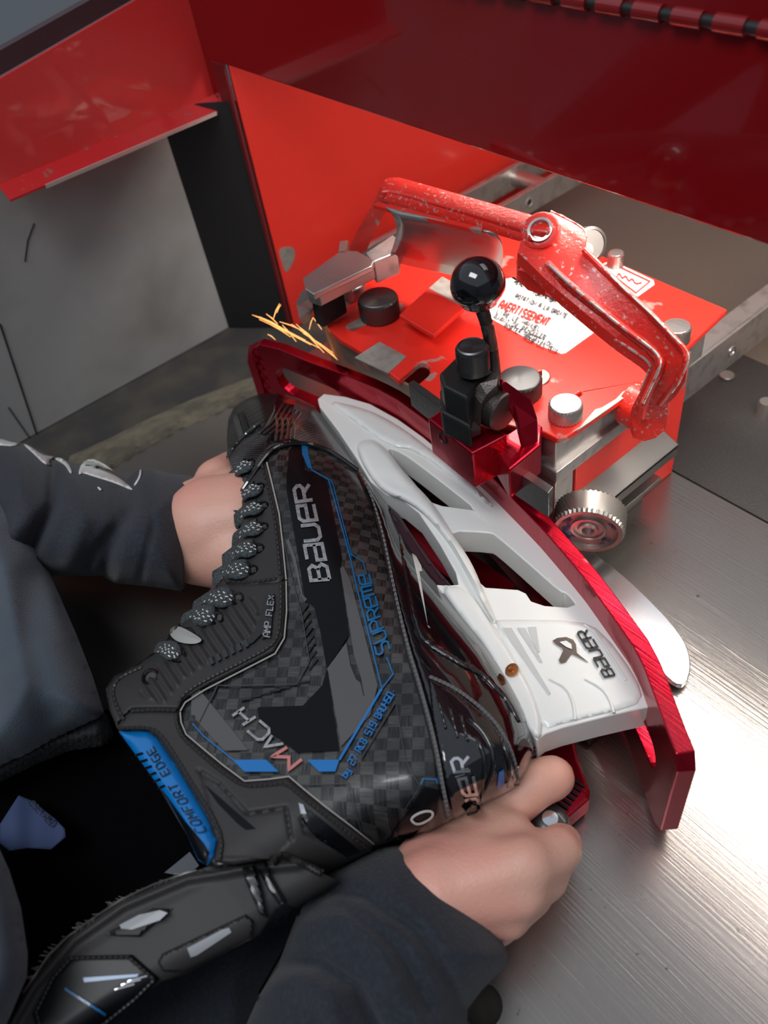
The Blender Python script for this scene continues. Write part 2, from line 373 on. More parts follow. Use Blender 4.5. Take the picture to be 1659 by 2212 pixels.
def ribbon(mb, pl, wpx, zf, m, off=0.0004, step=8, closed=False, h=0.00015):
    """printed or raised line of width wpx px along a pixel path on surface zf"""
    pl = resample(pl + ([pl[0]] if closed else []), step, False); a = np.array(pl)[:, :2]; n = len(a)
    L = []; Rr = []
    for i in range(n):
        d0 = a[i] - a[i - 1] if i else a[1] - a[0]; d1 = a[i + 1] - a[i] if i < n - 1 else a[-1] - a[-2]
        d0 = d0 / (np.linalg.norm(d0) + 1e-9); d1 = d1 / (np.linalg.norm(d1) + 1e-9); t = d0 + d1
        if np.linalg.norm(t) < .1: t = d1
        t /= np.linalg.norm(t); nn = np.array([-t[1], t[0]]); s = min(1 / max(nn @ np.array([-d1[1], d1[0]]), .5), 1.6)
        L.append(a[i] + nn * wpx / 2 * s); Rr.append(a[i] - nn * wpx / 2 * s)
    A = np.array(L + Rr); Z = zf(A[:, 0], A[:, 1])
    vs = [P(x, y, z + off + h) for (x, y), z in zip(A, Z)] + [P(x, y, z + off - 0.0003) for (x, y), z in zip(A, Z)]
    N = 2 * n; fs = []
    for i in range(n - 1):
        fs += [(i, i + 1, n + i + 1, n + i), (N + i, N + n + i, N + n + i + 1, N + i + 1), (i, N + i, N + i + 1, i + 1), (n + i, n + i + 1, N + n + i + 1, N + n + i)]
    fs += [(0, n, N + n, N), (n - 1, N + n - 1, N + 2 * n - 1, 2 * n - 1)]
    mb.add(vs, fs, m); return mb
def stitches(mb, pl, zf, m, L=7, gap=4, r=0.00055, off=0.0018):
    pl = resample(pl, 1.0, False); i = 0
    while i + L < len(pl):
        ps = [pl[i + int(L * k / 3)] for k in range(4)]; A = np.array(ps); Z = zf(A[:, 0], A[:, 1])
        hh = (0, .0004, .0004, 0)
        tube(mb, [P(x, y, z + off + q) for (x, y), z, q in zip(A[:, :2], Z, hh)], r, m, 5); i += L + gap
    return mb
# squared stroke lettering, unit cell x 0..1, y 0..1 (up)
GL = {
 'A': [[(0, 0), (0, .7), (.3, 1), (.7, 1), (1, .7), (1, 0)], [(0, .4), (1, .4)]],
 'Ab': [[(.1, 1), (1, 1), (1, 0), (0, 0), (0, .45), (1, .45)]],
 'V': [[(0, 0), (.55, 1), (1, 0)]],
 'B': [[(0, 0), (0, 1), (.75, 1), (.95, .8), (.75, .52), (1, .28), (.8, 0), (0, 0)], [(0, .52), (.75, .52)]],
 'C': [[(1, 1), (.2, 1), (0, .8), (0, .2), (.2, 0), (1, 0)]],
 'D': [[(0, 0), (0, 1), (.7, 1), (1, .7), (1, .3), (.7, 0), (0, 0)]],
 'E': [[(1, 1), (0, 1), (0, 0), (1, 0)], [(0, .5), (.85, .5)]],
 'e': [[(0, .5), (1, .5), (1, 1), (.2, 1), (0, .8), (0, 0), (1, 0)]],
 'F': [[(1, 1), (0, 1), (0, 0)], [(0, .5), (.8, .5)]],
 'G': [[(1, 1), (.2, 1), (0, .8), (0, .2), (.2, 0), (1, 0), (1, .5), (.5, .5)]],
 'H': [[(0, 0), (0, 1)], [(1, 0), (1, 1)], [(0, .5), (1, .5)]],
 'I': [[(.5, 0), (.5, 1)]], 'L': [[(0, 1), (0, 0), (1, 0)]],
 'M': [[(0, 0), (0, 1), (.5, .4), (1, 1), (1, 0)]], 'm': [[(0, 0), (0, 1), (.5, 1), (.5, .1)], [(.5, 1), (1, 1), (1, 0)]],
 'N': [[(0, 0), (0, 1), (1, 0), (1, 1)]], 'O': [[(0, .2), (0, .8), (.2, 1), (.8, 1), (1, .8), (1, .2), (.8, 0), (.2, 0), (0, .2)]],
 'P': [[(0, 0), (0, 1), (.8, 1), (1, .8), (1, .6), (.8, .45), (0, .45)]],
 'Q': [[(0, .2), (0, .8), (.2, 1), (.8, 1), (1, .8), (1, .2), (.8, 0), (.2, 0), (0, .2)], [(.6, .3), (1, 0)]],
 'R': [[(0, 0), (0, 1), (.8, 1), (1, .8), (1, .6), (.8, .45), (0, .45)], [(.5, .45), (1, 0)]],
 'S': [[(1, 1), (.2, 1), (0, .85), (0, .6), (.2, .5), (.8, .5), (1, .4), (1, .15), (.8, 0), (0, 0)]],
 'T': [[(0, 1), (1, 1)], [(.5, 1), (.5, 0)]], 'U': [[(0, 1), (0, .2), (.2, 0), (.8, 0), (1, .2), (1, 1)]],
 'X': [[(0, 0), (1, 1)], [(0, 1), (1, 0)]], 'Y': [[(0, 1), (.5, .5), (1, 1)], [(.5, .5), (.5, 0)]], 'W': [[(0, 1), (.25, 0), (.5, .6), (.75, 0), (1, 1)]],
 'Z': [[(0, 1), (1, 1), (0, 0), (1, 0)]], 'K': [[(0, 0), (0, 1)], [(1, 1), (0, .45), (1, 0)]],
 'b': [[(0, 1), (0, 0), (.9, 0), (.9, .55), (0, .55)]], 'y': [[(0, .6), (0, .1), (.9, .1)], [(.9, .6), (.9, -.3), (0, -.3)]],
 '0': [[(0, 0), (0, 1), (1, 1), (1, 0), (0, 0)]], '1': [[(.2, .8), (.5, 1), (.5, 0)], [(.1, 0), (.9, 0)]],
 '2': [[(0, 1), (1, 1), (1, .5), (0, .5), (0, 0), (1, 0)]], '3': [[(0, 1), (1, 1), (1, 0), (0, 0)], [(.2, .5), (1, .5)]],
 '4': [[(0, 1), (0, .45), (1, .45)], [(1, 1), (1, 0)]], '5': [[(1, 1), (0, 1), (0, .5), (1, .5), (1, 0), (0, 0)]],
 '7': [[(0, 1), (1, 1), (1, .7), (.4, 0)]], '9': [[(1, .5), (0, .5), (0, 1), (1, 1), (1, 0), (0, 0)]],
 '.': [[(.4, .35), (.6, .35)]], "'": [[(.5, 1), (.5, .7)]], ',': [[(.5, .1), (.4, -.1)]], '-': [[(.2, .5), (.8, .5)]], ' ': [],
}
def lettering(mb, txt, b0, b1, t0, t1, wpx, zf, m, off=0.0006, gap=0.35, step=6, h=0.00015):
    """b0->b1 baseline pixels, t0->t1 cap line pixels; txt is a list of glyph keys"""
    n = len(txt); b0, b1, t0, t1 = map(lambda q: np.array(q, float), (b0, b1, t0, t1)); adv = 1.0 / (n - gap / (1 + gap))
    for i, ch in enumerate(txt):
        u0 = i * adv; uw = adv / (1 + gap)
        for st in GL[ch]:
            pl = []
            for gx, gy in st:
                u = u0 + gx * uw; pb = b0 + (b1 - b0) * u; pt = t0 + (t1 - t0) * u; pl.append(tuple(pb + (pt - pb) * gy))
            ribbon(mb, pl, wpx, zf, m, off, step, h=h)
    return mb
flat = lambda z: (lambda x, y: np.full(len(x), z) if hasattr(x, '__len__') else z)

# ================================================================== SETTING
mb = MB(); box(mb, (-6, -4, -0.9), (4, 7, -0.88), mat('shop_floor', (0.26, 0.30, 0.34), 0.6, mix=((0.20, 0.24, 0.28), (5, 5, 5), 0.4, 0.7, 0.7, 0)))
fl = mb.obj('floor'); tag(fl, kind='structure')
mb = MB(); a, b = P(-60, -60, -0.878), P(60, 130, -0.878); tube(mb, [a, b], 0.035, mat('floor_line_blue', (0.02, 0.035, 0.09), 0.5), 6, flat=0.04)
tag(mb.obj('trim_1'), kind='structure')

WALLM = mat('workshop_wall', (0.42, 0.43, 0.44), 0.8, bump=((20, 20, 20), 0.2))
for nm, a, b in (('wall_back', (-4, 4, -.88), (3, 4.1, 1.9)), ('wall_front', (-4, -3.1, -.88), (3, -3, 1.9)), ('wall_left', (-4.1, -3, -.88), (-4, 4, 1.9)), ('wall_right', (3, -3, -.88), (3.1, 4, 1.9))):
    mb = MB(); box(mb, a, b, WALLM); tag(mb.obj(nm), kind='structure')

# worktop with a drilled hole
mb = MB(); hc = P(1040, 2170, 0); hole = [(hc.x + .0085 * math.cos(t * .2618), hc.y + .0085 * math.sin(t * .2618)) for t in range(24)]
wslab(mb, [(-.523, -.03), (.35, -.03), (.35, .364), (-.523, .364)], 0.0, -0.003, TABLEM, holes=[hole])
wt = mb.obj('steel_worktop', bevel=0.0006); tag(wt, 'brushed and scratched stainless steel worktop in front of the red grinder', 'worktop')
mb = MB(); lathe(mb, (hc.x, hc.y, -0.02), (0, 0, 1), [(.0105, 0), (.0105, .017), (.0086, .017), (.0086, .002)], mat('hole_sleeve', (0.16, 0.13, 0.09), 0.6, metal=.5), 24); mb.obj('hole_sleeve', wt, smooth=True)
mb = MB(); box(mb, (-.66, -.03, -0.03), (.35, .80, -0.006), TRAY); TRAY_MB = mb
mb = MB(); box(mb, (-.55, .3645, -0.005), (.35, .74, 0.0006), SHEETM); box(mb, (-.55, .50, 0.0006), (.35, .74, 0.0012), mat('sheet_band', (0.15, 0.125, 0.10), 0.6, metal=.3))
ds = mb.obj('dust_sheet'); tag(ds, 'dark speckled metal sheet behind the worktop seam, dusted with grinding grit', 'metal sheet')
# dust drift
mb = MB(); o = [(140, 1030), (150, 985), (230, 950), (330, 900), (420, 860), (520, 822), (590, 800), (600, 850), (500, 890), (380, 945), (300, 990), (230, 1030), (180, 1060)]
def zd(x, y):
    d = pdist(x, y, o); return -0.005 + 0.009 * np.clip(d / 30, 0, 1) ** .6 + 0.0012 * np.sin(x * .11) * np.cos(y * .17)
relief(mb, o, zd, DUST, step=9, T=0.003, edge=20)
tag(mb.obj('grinding_dust', smooth=True), 'brown drift of grinding dust along the dark trough by the grey wall', 'dust', kind='stuff')

# ================================================================== CABINET
cab = thing('sharpener_cabinet', (-.35, .30, 0), 'red sheet metal cabinet of the sharpening machine with dark glossy hood and grey side wall', 'cabinet')
LREDM = mat('side_red', (0.72, 0.040, 0.038), 0.3, coat=0.4)
def yplate(mb, pts, y0, y1, m):        # pts (x,z)
    vx, ts = tri(pts); n = len(vx); vs = [(x, y0, z) for x, z in vx] + [(x, y1, z) for x, z in vx]
    mb.add(vs, list(ts) + [tuple(reversed([a + n for a in t])) for t in ts] + [(b, a, a + n, b + n) for a, b in bedges(ts)], m); return mb
def xplate(mb, pts, x0, x1, m):        # pts (y,z)
    vx, ts = tri(pts); n = len(vx); vs = [(x0, y, z) for y, z in vx] + [(x1, y, z) for y, z in vx]
    mb.add(vs, list(ts) + [tuple(reversed([a + n for a in t])) for t in ts] + [(b, a, a + n, b + n) for a, b in bedges(ts)], m); return mb
TRAY_MB.obj('floor_tray', cab)
mb = MB(); yplate(mb, [(-.602, .192), (-.574, .193), (-.573, .218), (.12, .2135), (.12, .2895), (-.602, .2905)], .300, .302, HOODRED); mb.obj('hood_panel', cab, bevel=.0008)
mb = MB(); yplate(mb, [(-.602, .2925), (.12, .2915), (.12, .50), (-.602, .50)], .302, .304, HOODRED); mb.obj('upper_panel', cab)
mb = MB(); x = -.60; k = 0
while x < .118:
    L = .0125 if k % 2 == 0 else .0055
    r = .0034 if k % 2 == 0 else .0022
    tube(mb, [(x, .2995, .2925), (x + L, .2995, .2925)], r, HOODRED if k % 2 == 0 else DARKP, 12); x += L; k += 1
box(mb, (-.60, .2994, .2925), (.118, .3018, .302), HOODRED)
mb.obj('piano_hinge', cab, smooth=True)
mb = MB(); xplate(mb, [(.126, .1925), (.302, .1925), (.302, .272), (.126, .246)], -.602, -.600, LREDM); mb.obj('side_panel', cab, bevel=.0006)
mb = MB(); xplate(mb, [(.120, .246), (.302, .2725), (.302, .284), (.120, .258)], -.610, -.601, mat('dark_trim', (0.05, 0.025, 0.03), 0.5)); mb.obj('top_trim', cab)
LIPM = mat('lip_red', (0.50, 0.012, 0.014), 0.35, coat=0.3, mix=((0.20, 0.09, 0.07), (160, 160, 160), 0.62, 0.7, 0.6, 0))
mb = MB(); mb.add([(-.602, .124, .1935), (-.602, .328, .1935), (-.585, .328, .1862), (-.585, .124, .1862), (-.602, .124, .1920), (-.602, .328, .1920), (-.585, .328, .1847), (-.585, .124, .1847)], [(0, 3, 2, 1), (4, 5, 6, 7), (0, 1, 5, 4), (1, 2, 6, 5), (2, 3, 7, 6), (3, 0, 4, 7)], LIPM); mb.obj('bottom_lip', cab)
mb = MB(); box(mb, (-.5852, .150, .1840), (-.5838, .290, .1864), mat('worn_edge', (0.6, 0.56, 0.52), 0.4, metal=.5)); mb.obj('worn_lip_edge', cab)
mb = MB(); xplate(mb, [(-.07, -.005), (.262, -.005), (.262, .24), (-.07, .24)], -.625, -.622, GREYW); mb.obj('inner_side_wall', cab)
mb = MB(); q = [(-.622, .262), (-.573, .301), (-.5735, .303), (-.624, .264)]; wslab(mb, q, .192, -.005, DARKP); mb.obj('inner_back_panel', cab)
mb = MB(); xplate(mb, [(.303, -.005), (.80, -.005), (.80, .50), (.303, .50)], -.5735, -.5715, RED)
mb.obj('inner_partition', cab)
mb = MB(); q = [PX(x, y, -.5713) for x, y in smoothp([(600, 540), (618, 532), (636, 535), (638, 555), (628, 578), (616, 590), (612, 575)], 2)]; xplate(mb, [(v.y, v.z) for v in q], -.5716, -.5712, BARE); mb.obj('worn_patch', cab)
mb = MB(); box(mb, (-.588, .2985, -.005), (-.5715, .3005, .218), mat('flange_red', (0.16, 0.01, 0.012), 0.45)); mb.obj('partition_flange', cab)
mb = MB(); yplate(mb, [(-.572, -.005), (.2, -.005), (.2, .5), (-.572, .5)], .80, .803, mat('back_wall', (0.30, 0.26, 0.22), 0.6)); mb.obj('rear_panel', cab)
# seam strip on the grey wall, near left edge of view
mb = MB(); a = PX(0, 700, -.6215); b = PX(95, 985, -.6215); tube(mb, [a, b], .0007, DARKP, 6); a = PX(18, 880, -.6213); b = PX(96, 992, -.6213); tube(mb, [a, b], .0005, DARKP, 6); mb.obj('wall_seam', cab)
# bent scratch
mb = MB(); tube(mb, [PX(74, 482, -.6218), PX(60, 520, -.6218), PX(54, 565, -.6218)], .0005, DARKP, 5); mb.obj('wall_scratch', cab)

# work lamp inside the cabinet
LX0, LX1, LY, LZ = -.40, .12, .345, .262
lamp = thing('work_lamp', (-.14, LY, LZ), 'tubular work lamp mounted under the hood behind the dark red panel', 'lamp')
mb = MB(); tube(mb, [(LX0, LY, LZ), (LX1, LY, LZ)], .011, mat('lamp_tube', (1, 1, 1), .5, emit=((1.0, 0.94, 0.86), LAMP_POWER)), 16); mb.obj('tube', lamp, smooth=True)
mb = MB(); box(mb, (LX0 - .02, LY - .02, LZ + .016), (LX1 + .02, LY + .025, LZ + .03), WHITEP); box(mb, (LX0 - .02, LY - .01, LZ - .012), (LX0 - .001, LY + .012, LZ + .018), WHITEP); box(mb, (LX1 + .001, LY - .01, LZ - .012), (LX1 + .02, LY + .012, LZ + .018), WHITEP)
mb.obj('fixture', lamp, bevel=.002)

# ================================================================== GRINDER HEAD
gr = thing('grinder_head', (-.30, .30, 0), 'red and aluminium grinding head with knobs, stickers and a cast yoke arm on top', 'grinding machine')
ZT = .115
mb = MB(); box(mb, (-.40, .262, .0), (-.2105, .363, .086), RED); mb.obj('base_housing', gr, bevel=.0012)
# aluminium body with a stepped corner post
mb = MB(); wslab(mb, [(-.392, .262), (-.236, .262), (-.236, .2425), (-.209, .2425), (-.209, .372), (-.392, .372)], .1108, .091, ALU)
wslab(mb, [(-.24, .2405), (-.206, .2405), (-.206, .335), (-.24, .335)], .0915, .083, ALU)
wslab(mb, [(-.232, .2415), (-.2075, .2415), (-.2075, .2565), (-.232, .2565)], .0835, .062, ALU)
mb.obj('body_block', gr, bevel=.0010)
mb = MB(); box(mb, (-.236, .2422, .045), (-.208, .252, .083), ALU); mb.obj('guide_post', gr, bevel=.0008)
mb = MB(); box(mb, (-.2092, .332, .083), (-.2045, .352, .108), ALU); mb.obj('pivot_block', gr, bevel=.0008)
BARD = mat('bar_steel', (0.30, 0.28, 0.26), 0.35, metal=0.9)
# steel channel bars on the right side
mb = MB(); vs = [(-.212, .247, .056), (-.196, .247, .050), (-.196, .340, .050), (-.212, .340, .056)]
mb.add([Vector(v) for v in vs] + [Vector(v) - Vector((0, 0, .0025)) for v in vs], [(0, 1, 2, 3), (7, 6, 5, 4), (0, 4, 5, 1), (1, 5, 6, 2), (2, 6, 7, 3), (3, 7, 4, 0)], BARD)
box(mb, (-.1985, .247, .041), (-.196, .340, .050), BARD); box(mb, (-.212, .25, .022), (-.199, .332, .0255), BARD); box(mb, (-.212, .25, .0), (-.209, .33, .055), mat('channel_dark', (0.2, .18, .16), .5, metal=.6))
mb.obj('channel_bar', gr, bevel=.0006)
mb = MB(); lathe(mb, (-.199, .248, .0535), (0.2, 0, 1), [(.0042, 0), (.0042, .001), (.0034, .003), (.0018, .0038), (.0016, .0020), (.00001, .0020)], STEEL, 20); mb.obj('channel_screw', gr, smooth=True)
# top plate with slots
def slot(x0, y0, x1, y1, r, n=8):
    a = np.array([x0, y0], float); b = np.array([x1, y1], float); d = (b - a) / np.linalg.norm(b - a); nn = np.array([-d[1], d[0]]); o = []
    for k in range(n + 1):
        t = -math.pi / 2 + math.pi * k / n; o.append(tuple(b + (d * math.cos(t) + nn * math.sin(t)) * r))
    for k in range(n + 1):
        t = math.pi / 2 + math.pi * k / n; o.append(tuple(a + (d * math.cos(t) + nn * math.sin(t)) * r))
    return o
top = [(697, 690), (712, 712), (735, 733), (768, 752), (806, 778), (838, 803), (862, 822), (905, 845), (960, 872), (1050, 905), (1130, 928), (1165, 930), (1185, 938), (1203, 947), (1222, 944), (1240, 933),
       (1300, 892), (1400, 822), (1480, 755), (1572, 668), (1440, 612), (1310, 556), (1150, 490), (1010, 432), (960, 470), (850, 565), (812, 580), (790, 600), (745, 640), (760, 655), (722, 672)]
mb = MB(); vslab(mb, top, ZT, ZT - .004, RED_WORN, holes=[slot(762, 704, 800, 682, 10), slot(868, 838, 912, 800, 17), slot(1130, 828, 1172, 815, 15), slot(1225, 868, 1252, 850, 4)])
mb.obj('top_plate', gr, bevel=.0009)
# front guard skirt under the curved plate edge
fe = [(697, 691), (712, 713), (735, 734), (768, 753), (806, 779), (838, 804), (862, 823), (905, 846), (960, 873), (1050, 906)]
GUARD = mat('guard_steel', (0.30, 0.22, 0.17), 0.42, metal=0.7, mix=((0.40, 0.10, 0.06), (60, 60, 60), 0.5, 0.62, 0.5, 0.2))
mb = MB(); n = len(fe); vs = []
lowline = [(600, 760), (690, 773), (760, 797), (832, 826), (880, 852), (940, 895), (1010, 952), (1080, 1014)]
def project(p):
    q = Rm @ (np.array(p) - CC); return q[:2] / q[2] * FPX + [829.5, 1106]
for x, y in fe:
    p = P(x, y, ZT - .0042); h = .002
    while h < .05:
        u = project((p.x, p.y, p.z - h))
        if u[1] > np.interp(u[0], [k[0] for k in lowline], [k[1] for k in lowline]): break
        h += .0005
    q = p + Vector((0.0, .0018, 0)); vs += [p, p - Vector((0, 0, h)), q, q - Vector((0, 0, h))]
fs = []
for i in range(n - 1):
    a = 4 * i; b = a + 4; fs += [(a, a + 1, b + 1, b), (a + 2, b + 2, b + 3, a + 3), (a, b, b + 2, a + 2), (a + 1, a + 3, b + 3, b + 1)]
fs += [(0, 2, 3, 1), (4 * n - 4, 4 * n - 3, 4 * n - 1, 4 * n - 2)]
mb.add(vs, fs, GUARD); mb.obj('wheel_guard', gr, smooth=True)
mb = MB(); lathe(mb, (-.325, .300, .084), (0, 0, 1), [(.034, 0), (.036, .002), (.036, .008), (.034, .010), (.012, .010), (.012, .016), (.0001, .016)], mat('grinding_wheel', (.32, .30, .28), .9, bump=((900, 900, 900), .8)), 48); mb.obj('grinding_wheel', gr, smooth=True)
mb = MB(); vslab(mb, [(766, 772), (820, 738), (878, 770), (838, 806)], ZT + .0004, ZT - .0005, BARE); mb.obj('bare_patch', gr, label='bare grey steel patch worn through the red paint')
# small hinged cover plate
mb = MB(); vslab(mb, [(862, 680), (936, 724), (1003, 664), (925, 622)], .1255, .1225, RED_WORN); vslab(mb, [(925, 622), (1003, 664), (992, 640), (985, 612), (955, 596)], .1252, .1225, BARE)
mb.obj('cover_plate', gr, bevel=.0006)
# steel guide block at rear left
mb = MB(); vslab(mb, [(654, 600), (736, 541), (770, 541), (808, 563), (803, 575), (677, 636), (660, 625)], .150, .146, STEEL)
vslab(mb, [(662, 620), (677, 634), (803, 573), (808, 580), (690, 640), (664, 632)], .146, .139, STEEL)
mb.obj('guide_cap', gr, bevel=.0009)
mb = MB(); vslab(mb, [(668, 636), (735, 603), (738, 612), (684, 645)], .139, .118, DARKP); vslab(mb, [(690, 660), (722, 650), (735, 672), (704, 690)], .1165, .03, mat('guard_dark', (.06, .05, .045), .5, metal=.5))
mb.obj('guide_bracket', gr, bevel=.0006)
mb = MB(); pts = [(652, 628, .146), (640, 655, .138), (645, 682, .128), (655, 697, .120), (668, 690, .120), (676, 662, .130), (672, 640, .142), (660, 625, .147)]
vpoly(mb, pts, .0015, mat('bent_tin', (.5, .48, .45), .35, metal=.8)); mb.obj('tin_flap', gr)
mb = MB(); vslab(mb, [(790, 545), (848, 506), (862, 520), (858, 545), (806, 566)], .150, .135, ALU); vslab(mb, [(733, 520), (752, 517), (748, 545), (730, 548)], .150, .13, STEEL); mb.obj('rear_clamp', gr, bevel=.001)
# curved chip deflector
DEF = mat('deflector_grey', (0.34, 0.32, 0.31), 0.28, metal=0.55, coat=.3, mix=((0.45, 0.03, 0.03), (18, 18, 18), 0.56, 0.60, 0.3, 0.2))  # red blotches put the reflection of the red parts into the grey colour
Lp = [(812, 445, .192), (836, 449, .196), (850, 462, .195), (857, 482, .188), (857, 505, .176), (850, 530, .160), (838, 562, .138)]
Rp = [(1012, 492, .192), (1040, 497, .196), (1068, 503, .195), (1083, 522, .188), (1087, 548, .176), (1084, 578, .160), (1068, 612, .138)]
mb = MB(); vs = []; fs = []; K = 10
def dens(L):
    L = smoothp(L, 2, False); return L
Ld, Rd = dens(Lp), dens(Rp)
for a, b in zip(Ld, Rd):
    pa, pb = P(*a), P(*b)
    for k in range(K + 1): vs.append(pa.lerp(pb, k / K))
for i in range(len(Ld) - 1):
    for k in range(K): fs.append((i * (K + 1) + k, i * (K + 1) + k + 1, (i + 1) * (K + 1) + k + 1, (i + 1) * (K + 1) + k))
mb.add(vs, fs, DEF); o = mb.obj('chip_deflector', gr, smooth='all'); sm = o.modifiers.new('thick', 'SOLIDIFY'); sm.thickness = .0012; sm.offset = 0
mb = MB(); vpoly(mb, [(806, 443, .1955), (815, 436, .1955), (1045, 492, .1965), (1040, 499, .1965), (930, 474, .196)], .002, RED_WORN); mb.obj('deflector_flange', gr)
# cast yoke: rear beam, boss, arm and pivots
mb = MB()
vpoly(mb, [(826, 391, .196), (838, 382, .196), (862, 381, .196), (1020, 425, .198), (1165, 466, .200), (1200, 478, .200), (1185, 500, .199), (1140, 496, .198), (1000, 454, .196), (880, 421, .195), (838, 412, .194), (822, 415, .194)], .004, RED_CAST)
vpoly(mb, [(826, 412, .193), (1000, 455, .195), (1140, 497, .197), (1150, 512, .197), (1120, 512, .193), (990, 474, .191), (840, 432, .190), (815, 424, .190)], .003, RED_CAST)
vpoly(mb, [(822, 400, .193), (838, 420, .193), (812, 470, .170), (790, 520, .145), (762, 545, .128), (745, 545, .126), (765, 510, .145), (795, 455, .170)], .007, RED_WORN)
mb.obj('yoke_beam', gr, bevel=.0016, smooth=True)
mb = MB()
arm_o = [(1190, 456, .196), (1215, 463, .196), (1262, 492, .194), (1267, 512, .192), (1263, 540, .190), (1300, 575, .186), (1350, 625, .180), (1400, 670, .174), (1450, 722, .168), (1484, 755, .163), (1489, 775, .160), (1484, 800, .155), (1466, 830, .145), (1448, 848, .136), (1447, 872, .127), (1442, 905, .116), (1420, 925, .110), (1395, 932, .108), (1370, 925, .110), (1360, 900, .116), (1364, 880, .122), (1385, 840, .136), (1398, 808, .147), (1408, 790, .152),
          (1385, 768, .156), (1330, 730, .162), (1280, 690, .168), (1220, 640, .176), (1175, 600, .183), (1140, 565, .188), (1118, 545, .190), (1125, 520, .193), (1150, 490, .195)]
vpoly(mb, arm_o, .007, RED_CAST)
vpoly(mb, [(1118, 545, .186), (1150, 520, .190), (1180, 560, .186), (1178, 602, .180), (1140, 590, .176), (1115, 565, .178)], .010, RED_CAST)
mb.obj('yoke_arm', gr, bevel=.0022, smooth=True)
# raised casting rims
mb = MB()
def rim(pl, r, dz=0.0006):
    pl = smoothp(pl, 2, False); tube(mb, [P(x, y, z + dz) for x, y, z in pl], r, RED_CAST, 10)
rim([(1182, 570, .186), (1225, 612, .181), (1290, 665, .172), (1340, 705, .166), (1400, 748, .160), (1424, 772, .157), (1428, 790, .154), (1410, 830, .142), (1392, 868, .128), (1385, 900, .118)], .0022)
rim([(1262, 540, .190), (1300, 578, .186), (1350, 628, .180), (1400, 673, .174), (1450, 725, .168), (1480, 758, .163), (1484, 778, .160), (1462, 825, .147), (1443, 850, .136), (1425, 872, .127)], .0016)
lathe(mb, P(1168, 500, .1955), (0.25, -.55, .8), [(.0095, -.004), (.0095, .0015), (.0080, .0025), (.0058, .0025), (.0045, .0005), (.0045, -.003), (.0001, -.003)], RED_CAST, 36)
c = P(1400, 893, .105); lathe(mb, (-.2035, c.y, .106), (1, 0, 0), [(.0125, 0), (.0125, .012), (.0105, .0135), (.0001, .0135)], RED_CAST, 32)
mb.obj('casting_rim', gr, smooth=True)
mb = MB()
for pl, r in (([(1186, 572, .188), (1228, 612, .183), (1292, 665, .174), (1342, 705, .168), (1398, 745, .162), (1424, 768, .159), (1427, 790, .156), (1408, 832, .144), (1390, 870, .130)], .0008), ([(1300, 577, .188), (1350, 627, .182), (1400, 672, .176), (1450, 723, .170), (1484, 757, .165), (1489, 776, .162), (1468, 828, .148), (1449, 850, .137)], .0005), ([(1190, 456, .1975), (1262, 491, .1955), (1267, 512, .193)], .0005), ([(1330, 732, .160), (1383, 768, .155), (1408, 788, .151), (1398, 810, .145), (1384, 842, .134)], .0007)):
    tube(mb, [P(x, y, z + .0012) for x, y, z in smoothp(pl, 2, False)], r, mat('worn_cast', (.62, .52, .48), .4, metal=.5, mix=((.74, .06, .05), (260, 260, 260), .52, .58, .4, 0)), 8)
mb.obj('worn_edge', gr, smooth=True)
mb = MB(); vslab(mb, [(1246, 931), (1300, 893), (1398, 823), (1396, 819), (1372, 832), (1345, 846), (1330, 862), (1300, 880), (1286, 884), (1262, 911)], ZT + .0003, ZT - .0005, BARE); mb.obj('bare_patch', gr)
mb = MB(); vslab(mb, smoothp([(1170, 795), (1188, 806), (1186, 822), (1160, 838), (1150, 830), (1172, 815)], 2), ZT + .0003, ZT - .0005, BARE); mb.obj('bare_patch', gr)
mb = MB(); vslab(mb, smoothp([(756, 712), (742, 706), (770, 690), (800, 672), (850, 668), (866, 650), (874, 662), (850, 690), (810, 695)], 2), ZT + .0003, ZT - .0005, BARE, holes=[]); mb.obj('bare_patch', gr)
mb = MB(); lathe(mb, P(1168, 500, .1963), (0.25, -.55, .8), [(.0062, .0010), (.0062, .0026), (.0048, .0028), (.0040, .0012), (.0040, .0006), (.0001, .0006)], STEEL, 32); mb.obj('boss_bushing', gr, smooth=True)
mb = MB(); lathe(mb, (-.190, c.y, .106), (1, 0, 0), [(.0075, 0), (.0075, .006), (.0068, .007), (.0048, .007), (.0040, .0055), (.0001, .0055)], STEEL, 6); mb.obj('pivot_bolt', gr, bevel=.0004)
# knobs
for (x, y, r, h, m, nm) in ((815, 641, .0125, .014, KNOBM, 'knurled_knob'), (757, 612, .0088, .009, ALU, 'thumb_screw'), (1122, 816, .0118, .011, KNOBM, 'knurled_knob'), (1222, 870, .0086, .0095, ALU, 'thumb_screw'), (1462, 703, .0078, .010, STEEL, 'thumb_screw'), (1331, 545, .0048, .010, STEEL, 'pin')):
    mb = MB(); z = ZT + h; knob(mb, x, y, z, r, h, m); mb.obj(nm, gr, smooth=True, auto=25, label={KNOBM: 'black knurled knob', ALU: 'silver knurled screw'}.get(m))
mb = MB(); lathe(mb, P(1275, 528, .165), (.8, -.3, .35), [(.0095, -.003), (.0095, .001), (.0080, .0015), (.0078, .0008), (.0001, .0008)], BARD, 32); lathe(mb, P(1260, 540, .165), (.8, -.3, .35), [(.004, -.01), (.004, .004)], STEEL, 16); mb.obj('side_pulley', gr, smooth=True)
